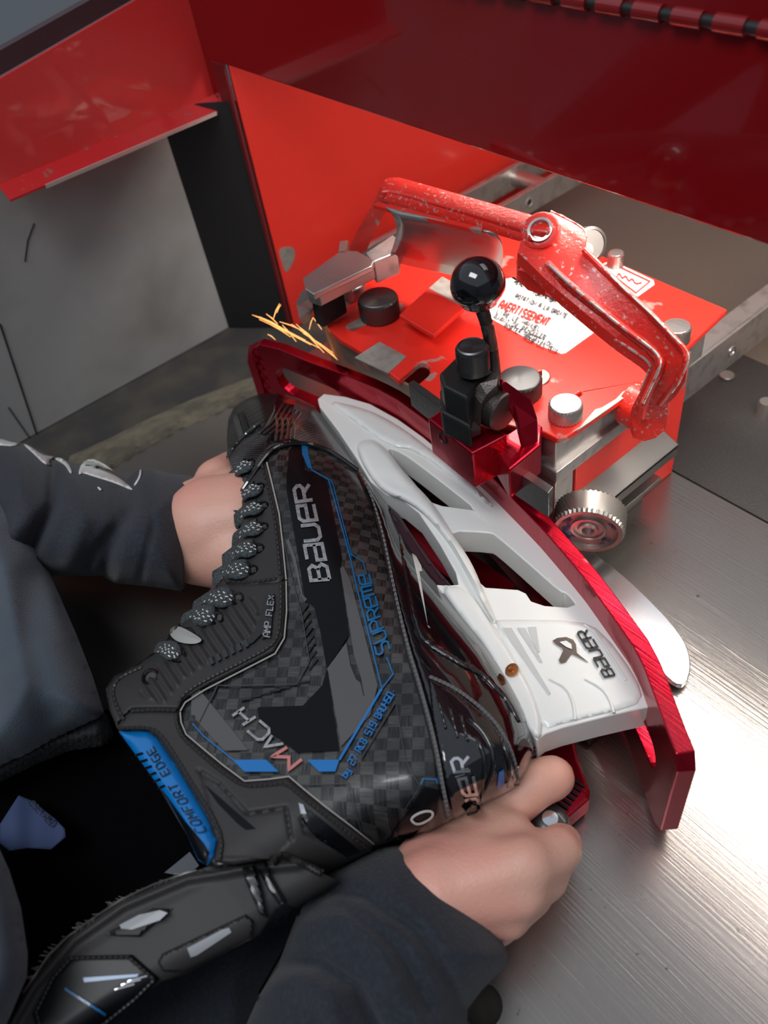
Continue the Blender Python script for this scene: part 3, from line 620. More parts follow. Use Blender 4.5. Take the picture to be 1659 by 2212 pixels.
# stickers
zs = flat(ZT)
mb = MB(); vslab(mb, [(1000, 655), (1013, 645), (1060, 612), (1110, 598), (1145, 625), (1245, 668), (1312, 697), (1222, 762), (1212, 764), (1170, 748)], ZT + .0004, ZT, WHITE)
s1 = mb.obj('warning_sticker', gr, label='white warning sticker with red and black lettering')
mb = MB(); lettering(mb, list('AVERTISSEMENT'), (1076, 663), (1180, 703), (1086, 648), (1190, 688), 3.0, zs, INKR, off=.0011, gap=.4); mb.obj('red_lettering', s1)
mb = MB()
for k, (tx, x0, y0, L) in enumerate((('LIRE LE MANUEL', 1072, 676, 100), ('AVANT DE REMOULER', 1066, 687, 118), ('PORTER PROTECTION', 1088, 706, 110), ('POUR LES YEUX', 1130, 732, 78))):
    c0, s0 = .93, .385
    lettering(mb, list(tx), (x0, y0), (x0 + L * c0, y0 + L * s0), (x0 + 5, y0 - 8), (x0 + L * c0 + 5, y0 + L * s0 - 8), 1.0, zs, INK, off=.0011, gap=.5, step=12)
lettering(mb, list('ROTATION A LA DROITE'), (1112, 642), (1222, 686), (1117, 634), (1227, 678), 1.0, zs, INK, off=.0011, gap=.5, step=12)
mb.obj('black_lettering', s1)
mb = MB(); vslab(mb, [(1090, 592), (1128, 566), (1330, 660), (1312, 696), (1245, 667), (1145, 624)], ZT + .0004, ZT, STRED); s2 = mb.obj('red_sticker', gr, label='red sticker with black lettering')
mb = MB()
for tx, x0, y0, L in (("DO NOT OPERATE WITHOUT", 1128, 590, 130), ("GUARD, WEAR SAFETY GLASSES", 1118, 600, 150), ("READ MANUAL BEFORE GRINDING", 1110, 611, 150), ("TURN RIGHT TO LOCK", 1150, 622 + 12, 100)):
    lettering(mb, list(tx), (x0, y0), (x0 + L * .92, y0 + L * .39), (x0 + 5, y0 - 8), (x0 + L * .92 + 5, y0 + L * .39 - 8), 1.1, zs, INK, off=.0011, gap=.5, step=12)
mb.obj('black_lettering', s2)
mb = MB(); vslab(mb, [(1290, 575), (1320, 562), (1412, 605), (1414, 614), (1378, 640), (1372, 640)], ZT + .0004, ZT, WHITE); s3 = mb.obj('maker_sticker', gr, label='white sticker with a red border')
mb = MB(); ribbon(mb, [(1300, 575), (1322, 568), (1404, 607), (1374, 632)], 2.2, zs, INKR, .0011, 8, True); ribbon(mb, smoothp([(1332, 598), (1338, 588), (1344, 602), (1352, 594), (1358, 608), (1366, 600), (1372, 613), (1386, 610)], 1, False), 2.4, zs, INKR, .0011, 3)
mb.obj('red_lettering', s3)
# slide rails behind
mb = MB(); box(mb, (-.251, .370, .044), (-.236, .56, .052), ALU); box(mb, (-.2375, .370, .022), (-.2345, .56, .052), ALU); lathe(mb, (-.2345, .455, .036), (1, 0, 0), [(.0045, -.001), (.0045, .001), (.003, .001), (.003, -.0005), (.0001, -.0005)], CHROME, 20)
mb.obj('slide_rail', gr, bevel=.0006)
for xx in (-.545, -.500):
    mb = MB(); box(mb, (xx, .36, .030), (xx + .006, .66, .052), ALU)
    if xx > -.53: lathe(mb, (xx + .006, .53, .041), (1, 0, 0), [(.005, 0), (.005, .001), (.003, .001), (.003, 0), (.0001, 0)], ALU, 20)
    mb.obj('slide_rail', gr, bevel=.0006)
mb = MB(); lathe(mb, (-.541, .56, .041), (1, 0, 0), [(.008, 0), (.008, .040)], STEEL, 20); mb.obj('cross_rod', gr, smooth=True)
mb = MB(); box(mb, (-.40, .355, .01), (-.388, .40, .10), DARKP); box(mb, (-.494, .366, .032), (-.395, .374, .05), DARKP); mb.obj('rear_bracket', gr)
for x, y, z in ((1652, 866, .010), (1383, 806 + 10, .004)):
    pass
mb = MB(); p = P(1656, 868, .012); lathe(mb, (p.x, p.y, .0006), (0, 0, 1), [(.0052, 0), (.0052, .010), (.0046, .012), (.00001, .0122)], STEEL, 20)
o = mb.obj('locating_pin', smooth=True); tag(o, 'short steel pin standing on the dark sheet at the right picture edge', 'pin')
mb = MB(); p = P(1570, 812, .001); lathe(mb, (p.x, p.y, .0016), (0, 0, 1), [(.0055, 0), (.0050, .0008), (.0025, .0011), (.00001, .0011)], STEEL, 20)
o = mb.obj('sheet_screw', smooth=True); tag(o, 'flat screw head on the dark sheet just right of the arm elbow', 'screw')


# ================================================================== SKATE HOLDER JIG
jig = thing('skate_holder', (-.27, .23, 0), 'red anodised skate holder with curved body, cam clamp and black ball lever', 'skate holder')
ZP = .080
arc = [(521, 742), (530, 733), (560, 728), (620, 742), (690, 771), (760, 795), (832, 824), (880, 850), (940, 893), (1010, 950), (1080, 1012), (1150, 1080), (1195, 1125), (1232, 1166), (1262, 1200), (1300, 1245), (1350, 1312), (1400, 1380), (1425, 1425), (1445, 1475), (1462, 1520), (1485, 1580), (1507, 1632), (1511, 1645)]
A = [P(x, y, ZP) for x, y in arc]; TH = .0080
far = [Vector((p.x, p.y)) for p in A]; near = []
for i, p in enumerate(far):
    d = (far[min(i + 1, len(far) - 1)] - far[max(i - 1, 0)]).normalized(); near.append(p - Vector((-d.y, d.x)) * TH)
# parametrise along the arc; face holes are cut in (s, z) space
S = [0]
for a, b in zip(near, near[1:]): S.append(S[-1] + (b - a).length)
def at_s(s, side):
    L = near if side else far
    for i in range(len(S) - 1):
        if s <= S[i + 1] or i == len(S) - 2:
            t = (s - S[i]) / (S[i + 1] - S[i]); return L[i].lerp(L[i + 1], t)
ZB = .005; SE = S[-1]
outl = [(0, .013), (.006, ZB), (SE - .006, ZB), (SE, .012), (SE, ZP - .008), (SE - .004, ZP), (.010, ZP), (.002, ZP - .006), (0, ZP - .016)]
outl = resample(outl, .006)
def pslot(s0, z0, s1, z1, r): return slot(s0, z0, s1, z1, r, 8)
holes = [pslot(.030, .052, .072, .052, .0115), pslot(SE - .066, .042, SE - .026, .042, .0085)]
vx, ts = tri(outl, holes, .005)
n = len(vx); vs = []
for side in (1, 0):
    for s_, z_ in vx: q = at_s(s_, side); vs.append((q.x, q.y, z_))
mb = MB(); mb.add(vs, list(ts) + [tuple(reversed([a + n for a in t])) for t in ts] + [(b, a, a + n, b + n) for a, b in bedges(ts)], ANO)
mb.obj('curved_body', jig, bevel=.0007)
# clamp base block
mb = MB(); vslab(mb, [(924, 904), (950, 886), (1092, 935), (1096, 940), (1020, 980)], .122, .097, ANO)
vslab(mb, [(1060, 948), (1096, 936), (1148, 900), (1172, 922), (1168, 960), (1100, 1016)], .116, .095, ANO)
mb.obj('clamp_block', jig, bevel=.0010)
mb = MB(); vpoly(mb, [(1078, 815, .150), (1092, 822, .150), (1148, 862, .140), (1162, 905, .130), (1162, 950, .118), (1135, 975, .114), (1122, 930, .126), (1110, 880, .136), (1082, 832, .148)], .009, ANO)
mb.obj('clamp_cheek', jig, bevel=.0010)
p = P(957, 946, .096)
mb = MB(); d = (P(1020, 980, .122) - P(924, 904, .122)).normalized(); nrm = Vector((d.y, -d.x, 0)); pc = P(957, 947, .094)
# put the bore on the block's front face
q0 = P(924, 904, .122); rr = ray(957, 947); t = (q0 - Vector(CC)).dot(nrm) / Vector(rr).dot(nrm); pc = Vector(CC) + Vector(rr) * t
lathe(mb, pc - nrm * .0002, nrm, [(.0036, 0), (.0036, .0006), (.0030, .0008), (.0028, .0002), (.0001, .0001)], INK, 24); mb.obj('block_bore', jig, smooth=True)
# blackened cam body
mb = MB(); vslab(mb, [(948, 806), (985, 770), (1004, 764), (1068, 800), (1028, 826), (1016, 845), (1010, 862), (958, 835)], .152, .130, BLACKM)
vslab(mb, [(950, 836), (1010, 866), (1018, 925), (952, 890)], .136, .121, BLACKM)
mb.obj('cam_body', jig, bevel=.0016)
mb = MB(); vpoly(mb, [(1066, 802, .153), (1076, 818, .152), (1074, 833, .150), (1052, 852, .147), (1040, 872, .143), (1038, 900, .136), (1038, 922, .129), (1016, 932, .128), (1012, 900, .135), (1012, 868, .142), (1020, 846, .147), (1035, 828, .151)], .005, LEVER); mb.obj('cam_strap', jig, bevel=.001)
ax = (P(1105, 905, .134) - P(1045, 875, .134)).normalized()
mb = MB(); lathe(mb, P(1044, 868, .134), ax, [(.0092, 0), (.0095, .001), (.0095, .0045), (.0086, .0050)], BRASS, 32); mb.obj('cam_ring', jig, smooth=True, label='brass ring')
mb = MB(); lathe(mb, P(1058, 874, .134), ax, [(.0100, .0), (.0106, .001), (.0106, .009), (.0098, .010), (.0001, .010)], LEVER, 32); mb.obj('cam_drum', jig, smooth=True)
mb = MB(); zk = .170; c = P(1019, 744, zk); c.z -= .015
lathe(mb, c, (0, 0, 1), [(.0078, 0), (.0080, .001), (.0080, .003), (.0080, .005), (.0080, .007), (.0080, .009), (.0080, .011), (.0080, .0125), (.0074, .014), (.0066, .0146), (.0062, .0140), (.0001, .0140)], KNOBM, 64, (1, 7, .0003, True)); lathe(mb, (c.x, c.y, c.z - .010), (0, 0, 1), [(.004, 0), (.004, .0101)], BLACKM, 16)
mb.obj('knurled_screw', jig, smooth=True, auto=25)
zb = .196; cb = P(1032, 614, zb); rb = 57.5 * mpp(1032, 614, zb)
mb = MB(); L = [cb - Vector((0, 0, rb * .7)), P(1049, 690, .180), P(1060, 735, .166), P(1066, 780, .154), P(1070, 830, .144), P(1078, 865, .138)]
tube(mb, [tuple(v) for v in smoothp([tuple(v) for v in L], 2, False)], .0033, LEVER, 14); mb.obj('lever_rod', jig, smooth=True)
mb = MB(); pr = []
axb = Vector((-.12, .05, 1)).normalized()
for k in range(25):
    t = math.pi * k / 24; r = math.sin(t) * rb; h = -math.cos(t) * rb
    if 7 <= k <= 8: r -= .0006
    pr.append((max(r, 1e-5), h))
lathe(mb, cb, axb, pr, BALL, 48); mb.obj('ball_knob', jig, smooth='all')
# jaw bars
JAW = mat('jaw_steel', (0.10, 0.10, 0.10), 0.4, metal=.85, bump=((300, 300, 300), .2))
mb = MB(); vslab(mb, [(881, 827), (893, 820), (965, 872), (952, 882)], .1165, .100, JAW); vslab(mb, [(1086, 1000), (1100, 990), (1196, 1052), (1185, 1066)], .104, .086, JAW); vslab(mb, [(950, 884), (966, 874), (1100, 988), (1086, 1000)], .100, .086, JAW); mb.obj('jaw_bar', jig, bevel=.0006)
# steel adjusting wheel, knurled, standing on edge in front of the grinder
cw = PY(1270, 1150, .234); axw = Vector((.55, -.80, -.10)).normalized(); RW = 73 * mpp(1268, 1150, cw.z)
KN = mat('knurled_steel', (0.42, 0.39, 0.35), 0.35, metal=.9)
mb = MB(); W = .015
lathe(mb, cw - axw * W, axw, [(RW * .95, 0), (RW, .001), (RW, .003), (RW, .005), (RW, .007), (RW, .009), (RW, .011), (RW, .013), (RW * .96, W), (RW * .84, W), (RW * .82, W - .003), (RW * .45, W - .003)], KN, 90, (1, 7, .0006, True)); aw = mb.obj('adjusting_wheel', jig, smooth=True, auto=25)
mb = MB(); lathe(mb, cw - axw * .0032, axw, [(RW * .83, 0), (RW * .83, .0004), (.0001, .0004)], mat('wheel_disc', (0.42, 0.32, 0.28), 0.35, metal=.6, mix=((0.05, .08, .18), (90, 90, 90), .5, .56, .4, .3)), 40)
lathe(mb, cw - axw * .003, axw, [(RW * .5, 0), (RW * .5, .0016), (RW * .42, .0018), (RW * .40, .0008), (RW * .30, .0008), (RW * .28, .0022), (RW * .18, .0022), (RW * .17, -.001), (.0001, -.001)], STEEL, 32); mb.obj('bearing', aw, smooth=True)
# grip base with finger ridges
mb = MB(); g = [(1120, 1600), (1165, 1588), (1225, 1568), (1241, 1566), (1246, 1580), (1243, 1610), (1250, 1640), (1262, 1670), (1275, 1705), (1273, 1725), (1215, 1775), (1200, 1788), (1150, 1700), (1120, 1660)]
vslab(mb, g, .020, .004, ANO); gb = mb.obj('grip_base', jig, bevel=.0016)
mb = MB()
for k in range(8):
    a = np.array([1262 - k * 7, 1706 + k * 9.5 - 6]); tube(mb, [P(a[0], a[1], .0203), P(a[0] - 26, a[1] - 17, .0203)], .0009, INK, 6)
mb.obj('grip_groove', gb)
mb = MB(); ck = P(1188, 1776, .036); ck.z = .004
lathe(mb, ck, (0, 0, 1), [(.008, 0), (.009, .002), (.009, .030), (.008, .034), (.004, .036), (.00001, .036)], RUBBER, 32); lathe(mb, (ck.x, ck.y, .0395), (0, 0, 1), [(.0035, 0), (.0035, .001), (.0001, .0012)], CHROME, 24); mb.obj('hand_post', jig, smooth=True)
mb = MB(); tg = smoothp([(1180, 1120), (1310, 1212), (1400, 1290), (1475, 1372), (1494, 1425), (1488, 1470), (1462, 1484), (1400, 1420), (1300, 1280)], 2)
vslab(mb, tg, .0075, .0035, POLISH); mb.obj('rest_plate', jig, bevel=.0006, label='polished steel plate with a rounded end')
mb = MB(); wslab(mb, [(-.15, .17), (-.12, .17), (-.12, .20), (-.15, .20)], .004, .0004, BLACKM); mb.obj('foot_pad', jig)
mb = MB(); wslab(mb, [(-.42, .20), (-.39, .20), (-.39, .22), (-.42, .22)], .004, .0004, BLACKM); mb.obj('foot_pad', jig)
mb = MB(); pl = [(-.205, .212), (-.16, .195), (-.135, .165), (-.14, .14), (-.20, .17)]; wslab(mb, pl, .0135, .004, ANO)
wslab(mb, [(-.40, .205), (-.21, .212), (-.21, .19), (-.38, .18)], .018, .004, ANO); mb.obj('lower_frame', jig, bevel=.001)


# ================================================================== HOCKEY SKATE
skate = thing('hockey_skate', (-.27, .12, .0), 'black hockey skate with blue trim and white blade holder lying clamped in the red holder', 'ice skate')
# silhouettes traced from the boot; the upper is a rounded solid about 9 cm across lying on its side
R1 = [(492, 905), (505, 880), (530, 862), (560, 851), (600, 849), (640, 856), (680, 875), (716, 922), (745, 960), (775, 1000), (806, 1040), (842, 1095), (862, 1140), (885, 1185), (920, 1225), (965, 1280), (1005, 1330), (1060, 1395), (1105, 1465), (1140, 1530), (1155, 1580), (1157, 1620), (1140, 1665), (1118, 1695), (1060, 1730), (1010, 1755), (980, 1772), (930, 1800), (860, 1812), (808, 1832), (760, 1860), (700, 1890), (640, 1925), (600, 1960), (560, 2010), (450, 2070), (350, 2125), (200, 2200), (0, 2320)]
R2 = [(492, 905), (488, 960), (490, 1000), (508, 1035), (514, 1070), (520, 1120), (508, 1180), (488, 1232), (440, 1290), (395, 1338), (345, 1400), (300, 1432), (245, 1462), (228, 1488)]
def ZB_(x, y):
    x = np.atleast_1d(np.asarray(x, float)); y = np.atleast_1d(np.asarray(y, float))
    d1 = pdist(x, y, R1, False); d2 = pdist(x, y, R2, False)
    g1 = np.clip(d1 / 175, 0, 1); g1 = np.sqrt(1 - (1 - g1) ** 2); g2 = np.clip(d2 / 90, 0, 1); g2 = np.sqrt(1 - (1 - g2) ** 2)
    return .050 + .040 * g1 - .014 * (1 - g2)
boot_o = [(575, 985), (590, 955), (640, 950), (700, 960), (745, 965), (775, 1000), (806, 1040), (842, 1095), (862, 1140), (885, 1185), (920, 1225), (965, 1280), (1005, 1330), (1060, 1395), (1105, 1465), (1140, 1530), (1155, 1580), (1157, 1620), (1140, 1665), (1118, 1695), (1060, 1730), (1010, 1755), (980, 1772), (930, 1800), (860, 1812), (808, 1832), (760, 1858), (700, 1885), (620, 1850), (540, 1860), (470, 1870), (440, 1850), (400, 1780), (340, 1690), (290, 1620), (252, 1572), (235, 1530), (228, 1488), (245, 1462), (300, 1432), (345, 1400), (395, 1338), (440, 1290), (488, 1232), (508, 1180), (520, 1120), (514, 1070), (500, 1020)]
mb = MB(); relief(mb, boot_o, ZB_, CARBON, step=8, T=.045, edge=60); shell = mb.obj('boot_shell', skate, smooth='all', label='glossy carbon weave quarter')
# toe cap
toe = [(493, 990), (490, 945), (493, 905), (505, 880), (530, 862), (560, 851), (600, 849), (622, 853), (590, 900), (560, 940), (520, 985), (500, 1005)]
RIDGE = mat('ridge_gloss', (0.02, 0.02, 0.021), 0.22, coat=.4)
TOEM = checker_mat('toe_ribs', (0.012, 0.012, 0.013), (0.03, 0.03, 0.03), 160, 1.9, rough=0.5, coat=0.0)
def ztoe(x, y):
    return ZB_(x, y) + .0004 * np.sin((np.asarray(x) * .5 + np.asarray(y) * .86) * .75)
mb = MB(); relief(mb, toe, ztoe, RUBBER, step=4, T=.03, edge=50); tc_ = mb.obj('toe_cap', skate, smooth='all')
mb = MB(); ribbon(mb, [(522, 890), (535, 935), (548, 968)], 9, ZB_, INK, .001); ribbon(mb, [(507, 895), (520, 940), (532, 975)], 12, ZB_, GRAPHD, .001); mb.obj('toe_stripe', tc_)
vamp = [(495, 1000), (489, 975), (520, 950), (560, 930), (585, 940), (580, 975), (540, 1030), (512, 1075), (505, 1040)]
mb = MB(); skinp(mb, vamp, ZB_, MESHF, .002, 7); mb.obj('vamp_panel', skate, smooth=True)
band = [(640, 862), (680, 880), (716, 924), (745, 960), (775, 1000), (770, 1012), (735, 985), (690, 962), (640, 950), (620, 948), (628, 900)]
mb = MB(); relief(mb, [(600, 852), (640, 857), (680, 875), (716, 922), (745, 960), (778, 1003), (770, 1014), (735, 987), (690, 966), (640, 955), (592, 962), (560, 985), (548, 960), (570, 925), (590, 890)], lambda x, y: ZB_(x, y) + .0018, PATENT, step=6, T=.02, edge=25); tb = mb.obj('toe_bridge', skate, smooth='all')
mb = MB(); skinp(mb, band, lambda x, y: ZB_(x, y) + .0018, MESHF, .0009, 7); mb.obj('textured_toe_band', tb, smooth=True)
mb = MB()
for k in range(5):
    pl = smoothp([(592 + k * 12 - 34, 880 + k * 3 + 58 - k * 2), (588 + k * 12, 915 - k * 1), (612 + k * 9, 872 + k * 5)], 1, False)
    tube(mb, [P(x, y, ZB_(x, y)[0] + .0026) for x, y in pl], .0011, RIDGE, 8)
for k in range(4):
    x0 = 596 + k * 12; pl = [(x0, 955 - k * 2), (x0 + 3, 925), (x0 + 2, 905)]
    tube(mb, [P(x, y, ZB_(x, y)[0] + .0026) for x, y in pl], .0012, RIDGE, 8)
mb.obj('ridge', tb, smooth=True)
mb = MB(); pl = smoothp([(522, 1062), (545, 1028), (570, 990), (600, 962), (650, 955), (700, 968), (735, 988), (772, 1016)], 2, False); tube(mb, [P(x, y, ZB_(x, y)[0] + .0022) for x, y in pl], .0014, PATENT, 8)
pl = smoothp([(492, 990), (505, 965), (535, 935), (560, 915)], 2, False); tube(mb, [P(x, y, ZB_(x, y)[0] + .0022) for x, y in pl], .0014, PATENT, 8); mb.obj('piping', tb, smooth=True)

# eyestay, ankle panel
ey_up = [(578, 1005), (588, 1040), (604, 1110), (612, 1180), (616, 1250), (604, 1262), (540, 1268), (490, 1262), (478, 1246), (492, 1230), (511, 1180), (523, 1120), (517, 1070), (530, 1045), (555, 1015)]
ey_lo = [(616, 1255), (616, 1320), (612, 1375), (592, 1408), (520, 1445), (440, 1485), (398, 1512), (386, 1533), (330, 1532), (285, 1533), (268, 1548), (252, 1570), (238, 1535), (231, 1490), (248, 1465), (302, 1435), (348, 1403), (398, 1341), (442, 1294), (484, 1262)]
ankle = [(386, 1536), (388, 1560), (400, 1588), (440, 1622), (480, 1655), (528, 1690), (580, 1686), (622, 1680), (660, 1712), (700, 1744), (760, 1790), (806, 1826), (802, 1838), (760, 1860), (700, 1888), (620, 1852), (560, 1860), (505, 1868), (462, 1862), (470, 1820), (448, 1760), (405, 1690), (372, 1635), (340, 1590), (318, 1578), (270, 1578), (252, 1572), (268, 1548), (285, 1535), (330, 1534)]
mb = MB(); skinp(mb, ey_up, ZB_, LEATHER, .0026, 7, 9); e1 = mb.obj('upper_eyestay', skate, smooth=True, auto=60)
ribs = [((540, 1300), (584, 1342)), ((520, 1312), (572, 1362))]
def zlo(x, y):
    x = np.atleast_1d(np.asarray(x, float)); y = np.atleast_1d(np.asarray(y, float)); z = ZB_(x, y)
    # moulded diagonal ribs across the lower eyestay
    u = (x - 340) * .83 - (y - 1500) * .56; v = (x - 340) * .56 + (y - 1500) * .83
    m_ = np.clip((inside(x, y, [(330, 1450), (420, 1380), (470, 1300), (545, 1290), (560, 1330), (540, 1380), (470, 1420), (400, 1462), (352, 1520), (300, 1500)])) * 1.0, 0, 1)
    return z + m_ * .0007 * np.tanh(3 * np.sin(u * 2 * math.pi / 21))
mb = MB(); skinp(mb, ey_lo, zlo, LEATHER, .0026, 4.5, 9); e2 = mb.obj('lower_eyestay', skate, smooth=True, auto=70)
def zan(x, y):
    x = np.atleast_1d(np.asarray(x, float)); y = np.atleast_1d(np.asarray(y, float)); z = ZB_(x, y)
    def groove(pl, wd, dp):
        d = pdist(x, y, pl, False); return -dp * np.exp(-(d / wd) ** 2)
    z = z + groove([(430, 1665), (470, 1690), (534, 1758), (618, 1745), (630, 1813)], 4, .0012) + groove([(652, 1768), (660, 1800), (760, 1858)], 4, .0012)
    a = inside(x, y, [(430, 1665), (534, 1758), (618, 1745), (630, 1813), (600, 1850), (470, 1855), (470, 1800)])
    return z - .0006 * a
mb = MB(); skinp(mb, ankle, zan, LEATHER, .0030, 5, 10); e3 = mb.obj('ankle_panel', skate, smooth=True, auto=70)
mb = MB(); skinp(mb, [(442, 1695), (462, 1712), (552, 1790), (530, 1792), (512, 1778), (470, 1735)], lambda x, y: zan(x, y) + .0031, GLBLACK, .0003, 8, 3); mb.obj('gloss_inset', e3)
mb = MB(); skinp(mb, [(650, 1742), (670, 1750), (780, 1840), (750, 1852), (690, 1815), (668, 1795), (652, 1770)], lambda x, y: zan(x, y) + .0031, GLBLACK, .0003, 8, 3); skinp(mb, [(645, 1734), (655, 1738), (662, 1758), (650, 1758)], lambda x, y: zan(x, y) + .0036, CHROME, .0003, 8, 3); mb.obj('gloss_inset', e3)
# felt cut edge and stitching of the panels
zf = lambda dz: (lambda x, y: ZB_(x, y) + dz)
for ob, pl in ((e1, [(576, 998), (586, 1038), (603, 1110), (611, 1180), (618, 1252)]), (e2, [(618, 1255), (619, 1320), (614, 1378), (594, 1412), (520, 1450), (442, 1490), (400, 1517), (389, 1536)]), (e3, [(389, 1538), (391, 1560), (402, 1586), (441, 1619), (481, 1652), (528, 1687), (580, 1683), (624, 1677), (662, 1709), (702, 1741), (762, 1787), (808, 1824)])):
    mb = MB(); ribbon(mb, pl, 3.2, ZB_, FELTL, .0012, 6, h=.0006); mb.obj('felt_edge', ob)
for ob, pls in ((e1, [[(566, 1005), (576, 1045), (592, 1110), (600, 1180), (605, 1245)], [(490, 1256), (540, 1258), (605, 1248)]]),
                (e2, [[(606, 1262), (606, 1320), (602, 1370), (585, 1398), (515, 1434), (435, 1474), (393, 1502), (383, 1525)], [(284, 1536), (330, 1533), (384, 1534)], [(306, 1442), (262, 1462), (246, 1480), (244, 1505), (258, 1540), (268, 1556)]]),
                (e3, [[(379, 1545), (381, 1565), (394, 1594), (434, 1630), (474, 1664), (526, 1700), (582, 1696), (618, 1692), (652, 1722), (692, 1754), (752, 1800), (794, 1834)], [(262, 1572), (320, 1570), (346, 1584), (380, 1635), (412, 1688), (455, 1756), (480, 1812), (474, 1856)]])):
    mb = MB()
    for pl in pls: stitches(mb, smoothp(pl, 1, False), ZB_, THREAD, 8, 3, .00075, .0030)
    mb.obj('stitching', ob, smooth=True)
# AMP FLEX badge on the lower eyestay
mb = MB(); zz = zf(.0030)
skinp(mb, [(573, 1286), (592, 1282), (584, 1372), (566, 1380), (566, 1368), (546, 1388), (536, 1392), (534, 1380), (556, 1358), (560, 1335)], zz, RUBBER, .0012, 5, 4)
for k in range(6): skinp(mb, [(524 - k * 15, 1384 + k * 7.5), (532 - k * 15, 1380 + k * 7.5), (538 - k * 15, 1394 + k * 7.5), (530 - k * 15, 1399 + k * 7.5)], zz, PATENT, .0012, 4, 3)
lettering(mb, list('AMP FLEX'), (583, 1376), (592, 1287), (568, 1374), (580, 1286), 2.2, zf(.0040), SILVER, .0006, gap=.3, step=4); mb.obj('badge', e2, smooth=True)

# blue comfort edge
ce = [(256, 1580), (318, 1580), (338, 1592), (370, 1638), (404, 1692), (446, 1762), (468, 1818), (462, 1850), (448, 1870), (428, 1858), (402, 1800), (360, 1722), (300, 1640)]
def zce(x, y): return ZB_(x, y) + .001
mb = MB(); relief(mb, ce, lambda x, y: zce(x, y) + .0024 * np.sin(np.clip(pdist(x, y, ce) / 24, 0, 1) * math.pi / 2), BLUE, step=7, T=.012, edge=18); cb_ = mb.obj('comfort_edge', skate, smooth='all', label='glossy blue collar edge')
zc2 = lambda x, y: zce(x, y) + .0024 * np.sin(np.clip(pdist(x, y, ce) / 24, 0, 1) * math.pi / 2)
mb = MB(); skinp(mb, [(345, 1704), (362, 1722), (400, 1775), (440, 1822), (452, 1842), (446, 1868), (428, 1856), (402, 1800), (362, 1724)], zc2, GLBLACK, .0005, 7, 3)
for k in range(6): ribbon(mb, [(291 + k * 9.5, 1632 + k * 14.5), (308 + k * 9.5, 1627 + k * 14)], 5, zc2, GLBLACK, .0003, 5)
mb.obj('black_stripe', cb_, smooth=True)
mb = MB(); lettering(mb, list('COMFORT EDGE'), (446, 1795), (330, 1612), (424, 1799), (316, 1622), 2.3, zc2, INK, .0005, gap=.55, step=5); mb.obj('lettering', cb_)

# eyelets and laces
EY = [(541, 1000, 10), (562, 1052, 10), (569, 1093, 11), (569, 1139, 11), (559, 1186, 12), (545, 1232, 12), (512, 1293, 14), (470, 1336, 14), (386, 1419, 15), (325, 1463, 17)]
EYM = mat('eyelet_black', (0.01, 0.01, 0.01), 0.15, metal=.6, coat=.6)
LACE = mat('lace', (0.085, 0.10, 0.105), 0.9, bump=((1500, 1500, 1500), 0.9), mix=((0.03, 0.035, 0.038), (1300, 1300, 1300), 0.42, 0.58, 0.9, 0))
for x, y, r in EY:
    z = ZB_(x, y)[0] + .0030; c = P(x, y, z); rm = r * mpp(x, y, z); nx = (Vector(CC) - c).normalized(); nx = (Vector((nx.x * .5, nx.y * .5 , 1))).normalized()
    mb = MB(); lathe(mb, c - nx * .0005, nx, [(rm * .62, .0001), (rm * .66, .0014), (rm * .85, .0018), (rm * 1.05, .0012), (rm * 1.15, -.0005)], EYM, 28); lathe(mb, c - nx * .0005, nx, [(rm * .64, .0003), (rm * .0001 + 1e-5, .0002)], INK, 20); mb.obj('eyelet', skate, smooth=True)
LC = [((543, 1002), (520, 1010), (497, 1048), 12), ((562, 1054), (538, 1060), (505, 1100), 12), ((566, 1096), (540, 1098), (512, 1122), 12), ((566, 1141), (540, 1140), (508, 1168), 13), ((556, 1188), (525, 1184), (488, 1214), 14), ((541, 1236), (505, 1228), (466, 1252), 15), ((507, 1297), (468, 1288), (424, 1318), 15), ((464, 1341), (435, 1326), (398, 1346), 15), ((386, 1423), (362, 1400), (340, 1404), 12)]
for i, (a, b, c, wd) in enumerate(LC):
    pl = smoothp([a, ((a[0] + b[0]) / 2, (a[1] + b[1]) / 2 - 2), b, c], 2, False); pts = []; N = len(pl)
    for k, (x, y) in enumerate(pl):
        t = k / (N - 1); pts.append(P(x, y, ZB_(x, y)[0] + .0022 + .0050 * math.sin(math.pi * min(t * 1.15, 1)) ** .6 - .004 * t ** 3))
    mb = MB(); q = pts[-1]; pts.append(q + Vector((-.004, -.001, -.009)))
    rr = [1.55 * wd * mpp(a[0], a[1], .08) * (.55 + .5 * min(1, 4 * k / N)) for k in range(N)] + [wd * mpp(a[0], a[1], .08) * 1.2]
    tube(mb, pts, rr, LACE, 12, flat=.34, up=Vector((0.1, -.2, 1))); lc = mb.obj('lace', skate, smooth='all')
    mb = MB()
    for side in (-.42, .10):
        for k in range(1, N - 1):
            d = (pts[k + 1] - pts[k - 1]).normalized(); sd = d.cross(Vector((.1, -.2, 1))).normalized(); up_ = sd.cross(d)
            o_ = pts[k] + sd * rr[k] * (side + (.16 if k % 2 else -.06)) + up_ * rr[k] * .34 * .90
            tube(mb, [o_ - d * .0007, o_ + d * .0007 + sd * .0004 * (1 if k % 2 else -1)], .00040, PRINT, 5)
    mb.obj('white_fleck', lc)
# grey lace hook loop
mb = MB(); pl = smoothp([(368, 1356), (385, 1350), (428, 1374), (438, 1384), (420, 1392), (385, 1388), (366, 1372)], 2)
relief(mb, pl, lambda x, y: ZB_(x, y) + .0050 + .0014 * np.clip(pdist(x, y, pl) / 12, 0, 1), mat('loop_grey', (.36, .36, .33), .6), step=4, T=.006, edge=8); skinp(mb, [(362, 1375), (380, 1352), (412, 1352), (446, 1385), (430, 1396), (372, 1392)], ZB_, RUBBER, .0040, 6, 5); mb.obj('lace_loop', skate, smooth=True)

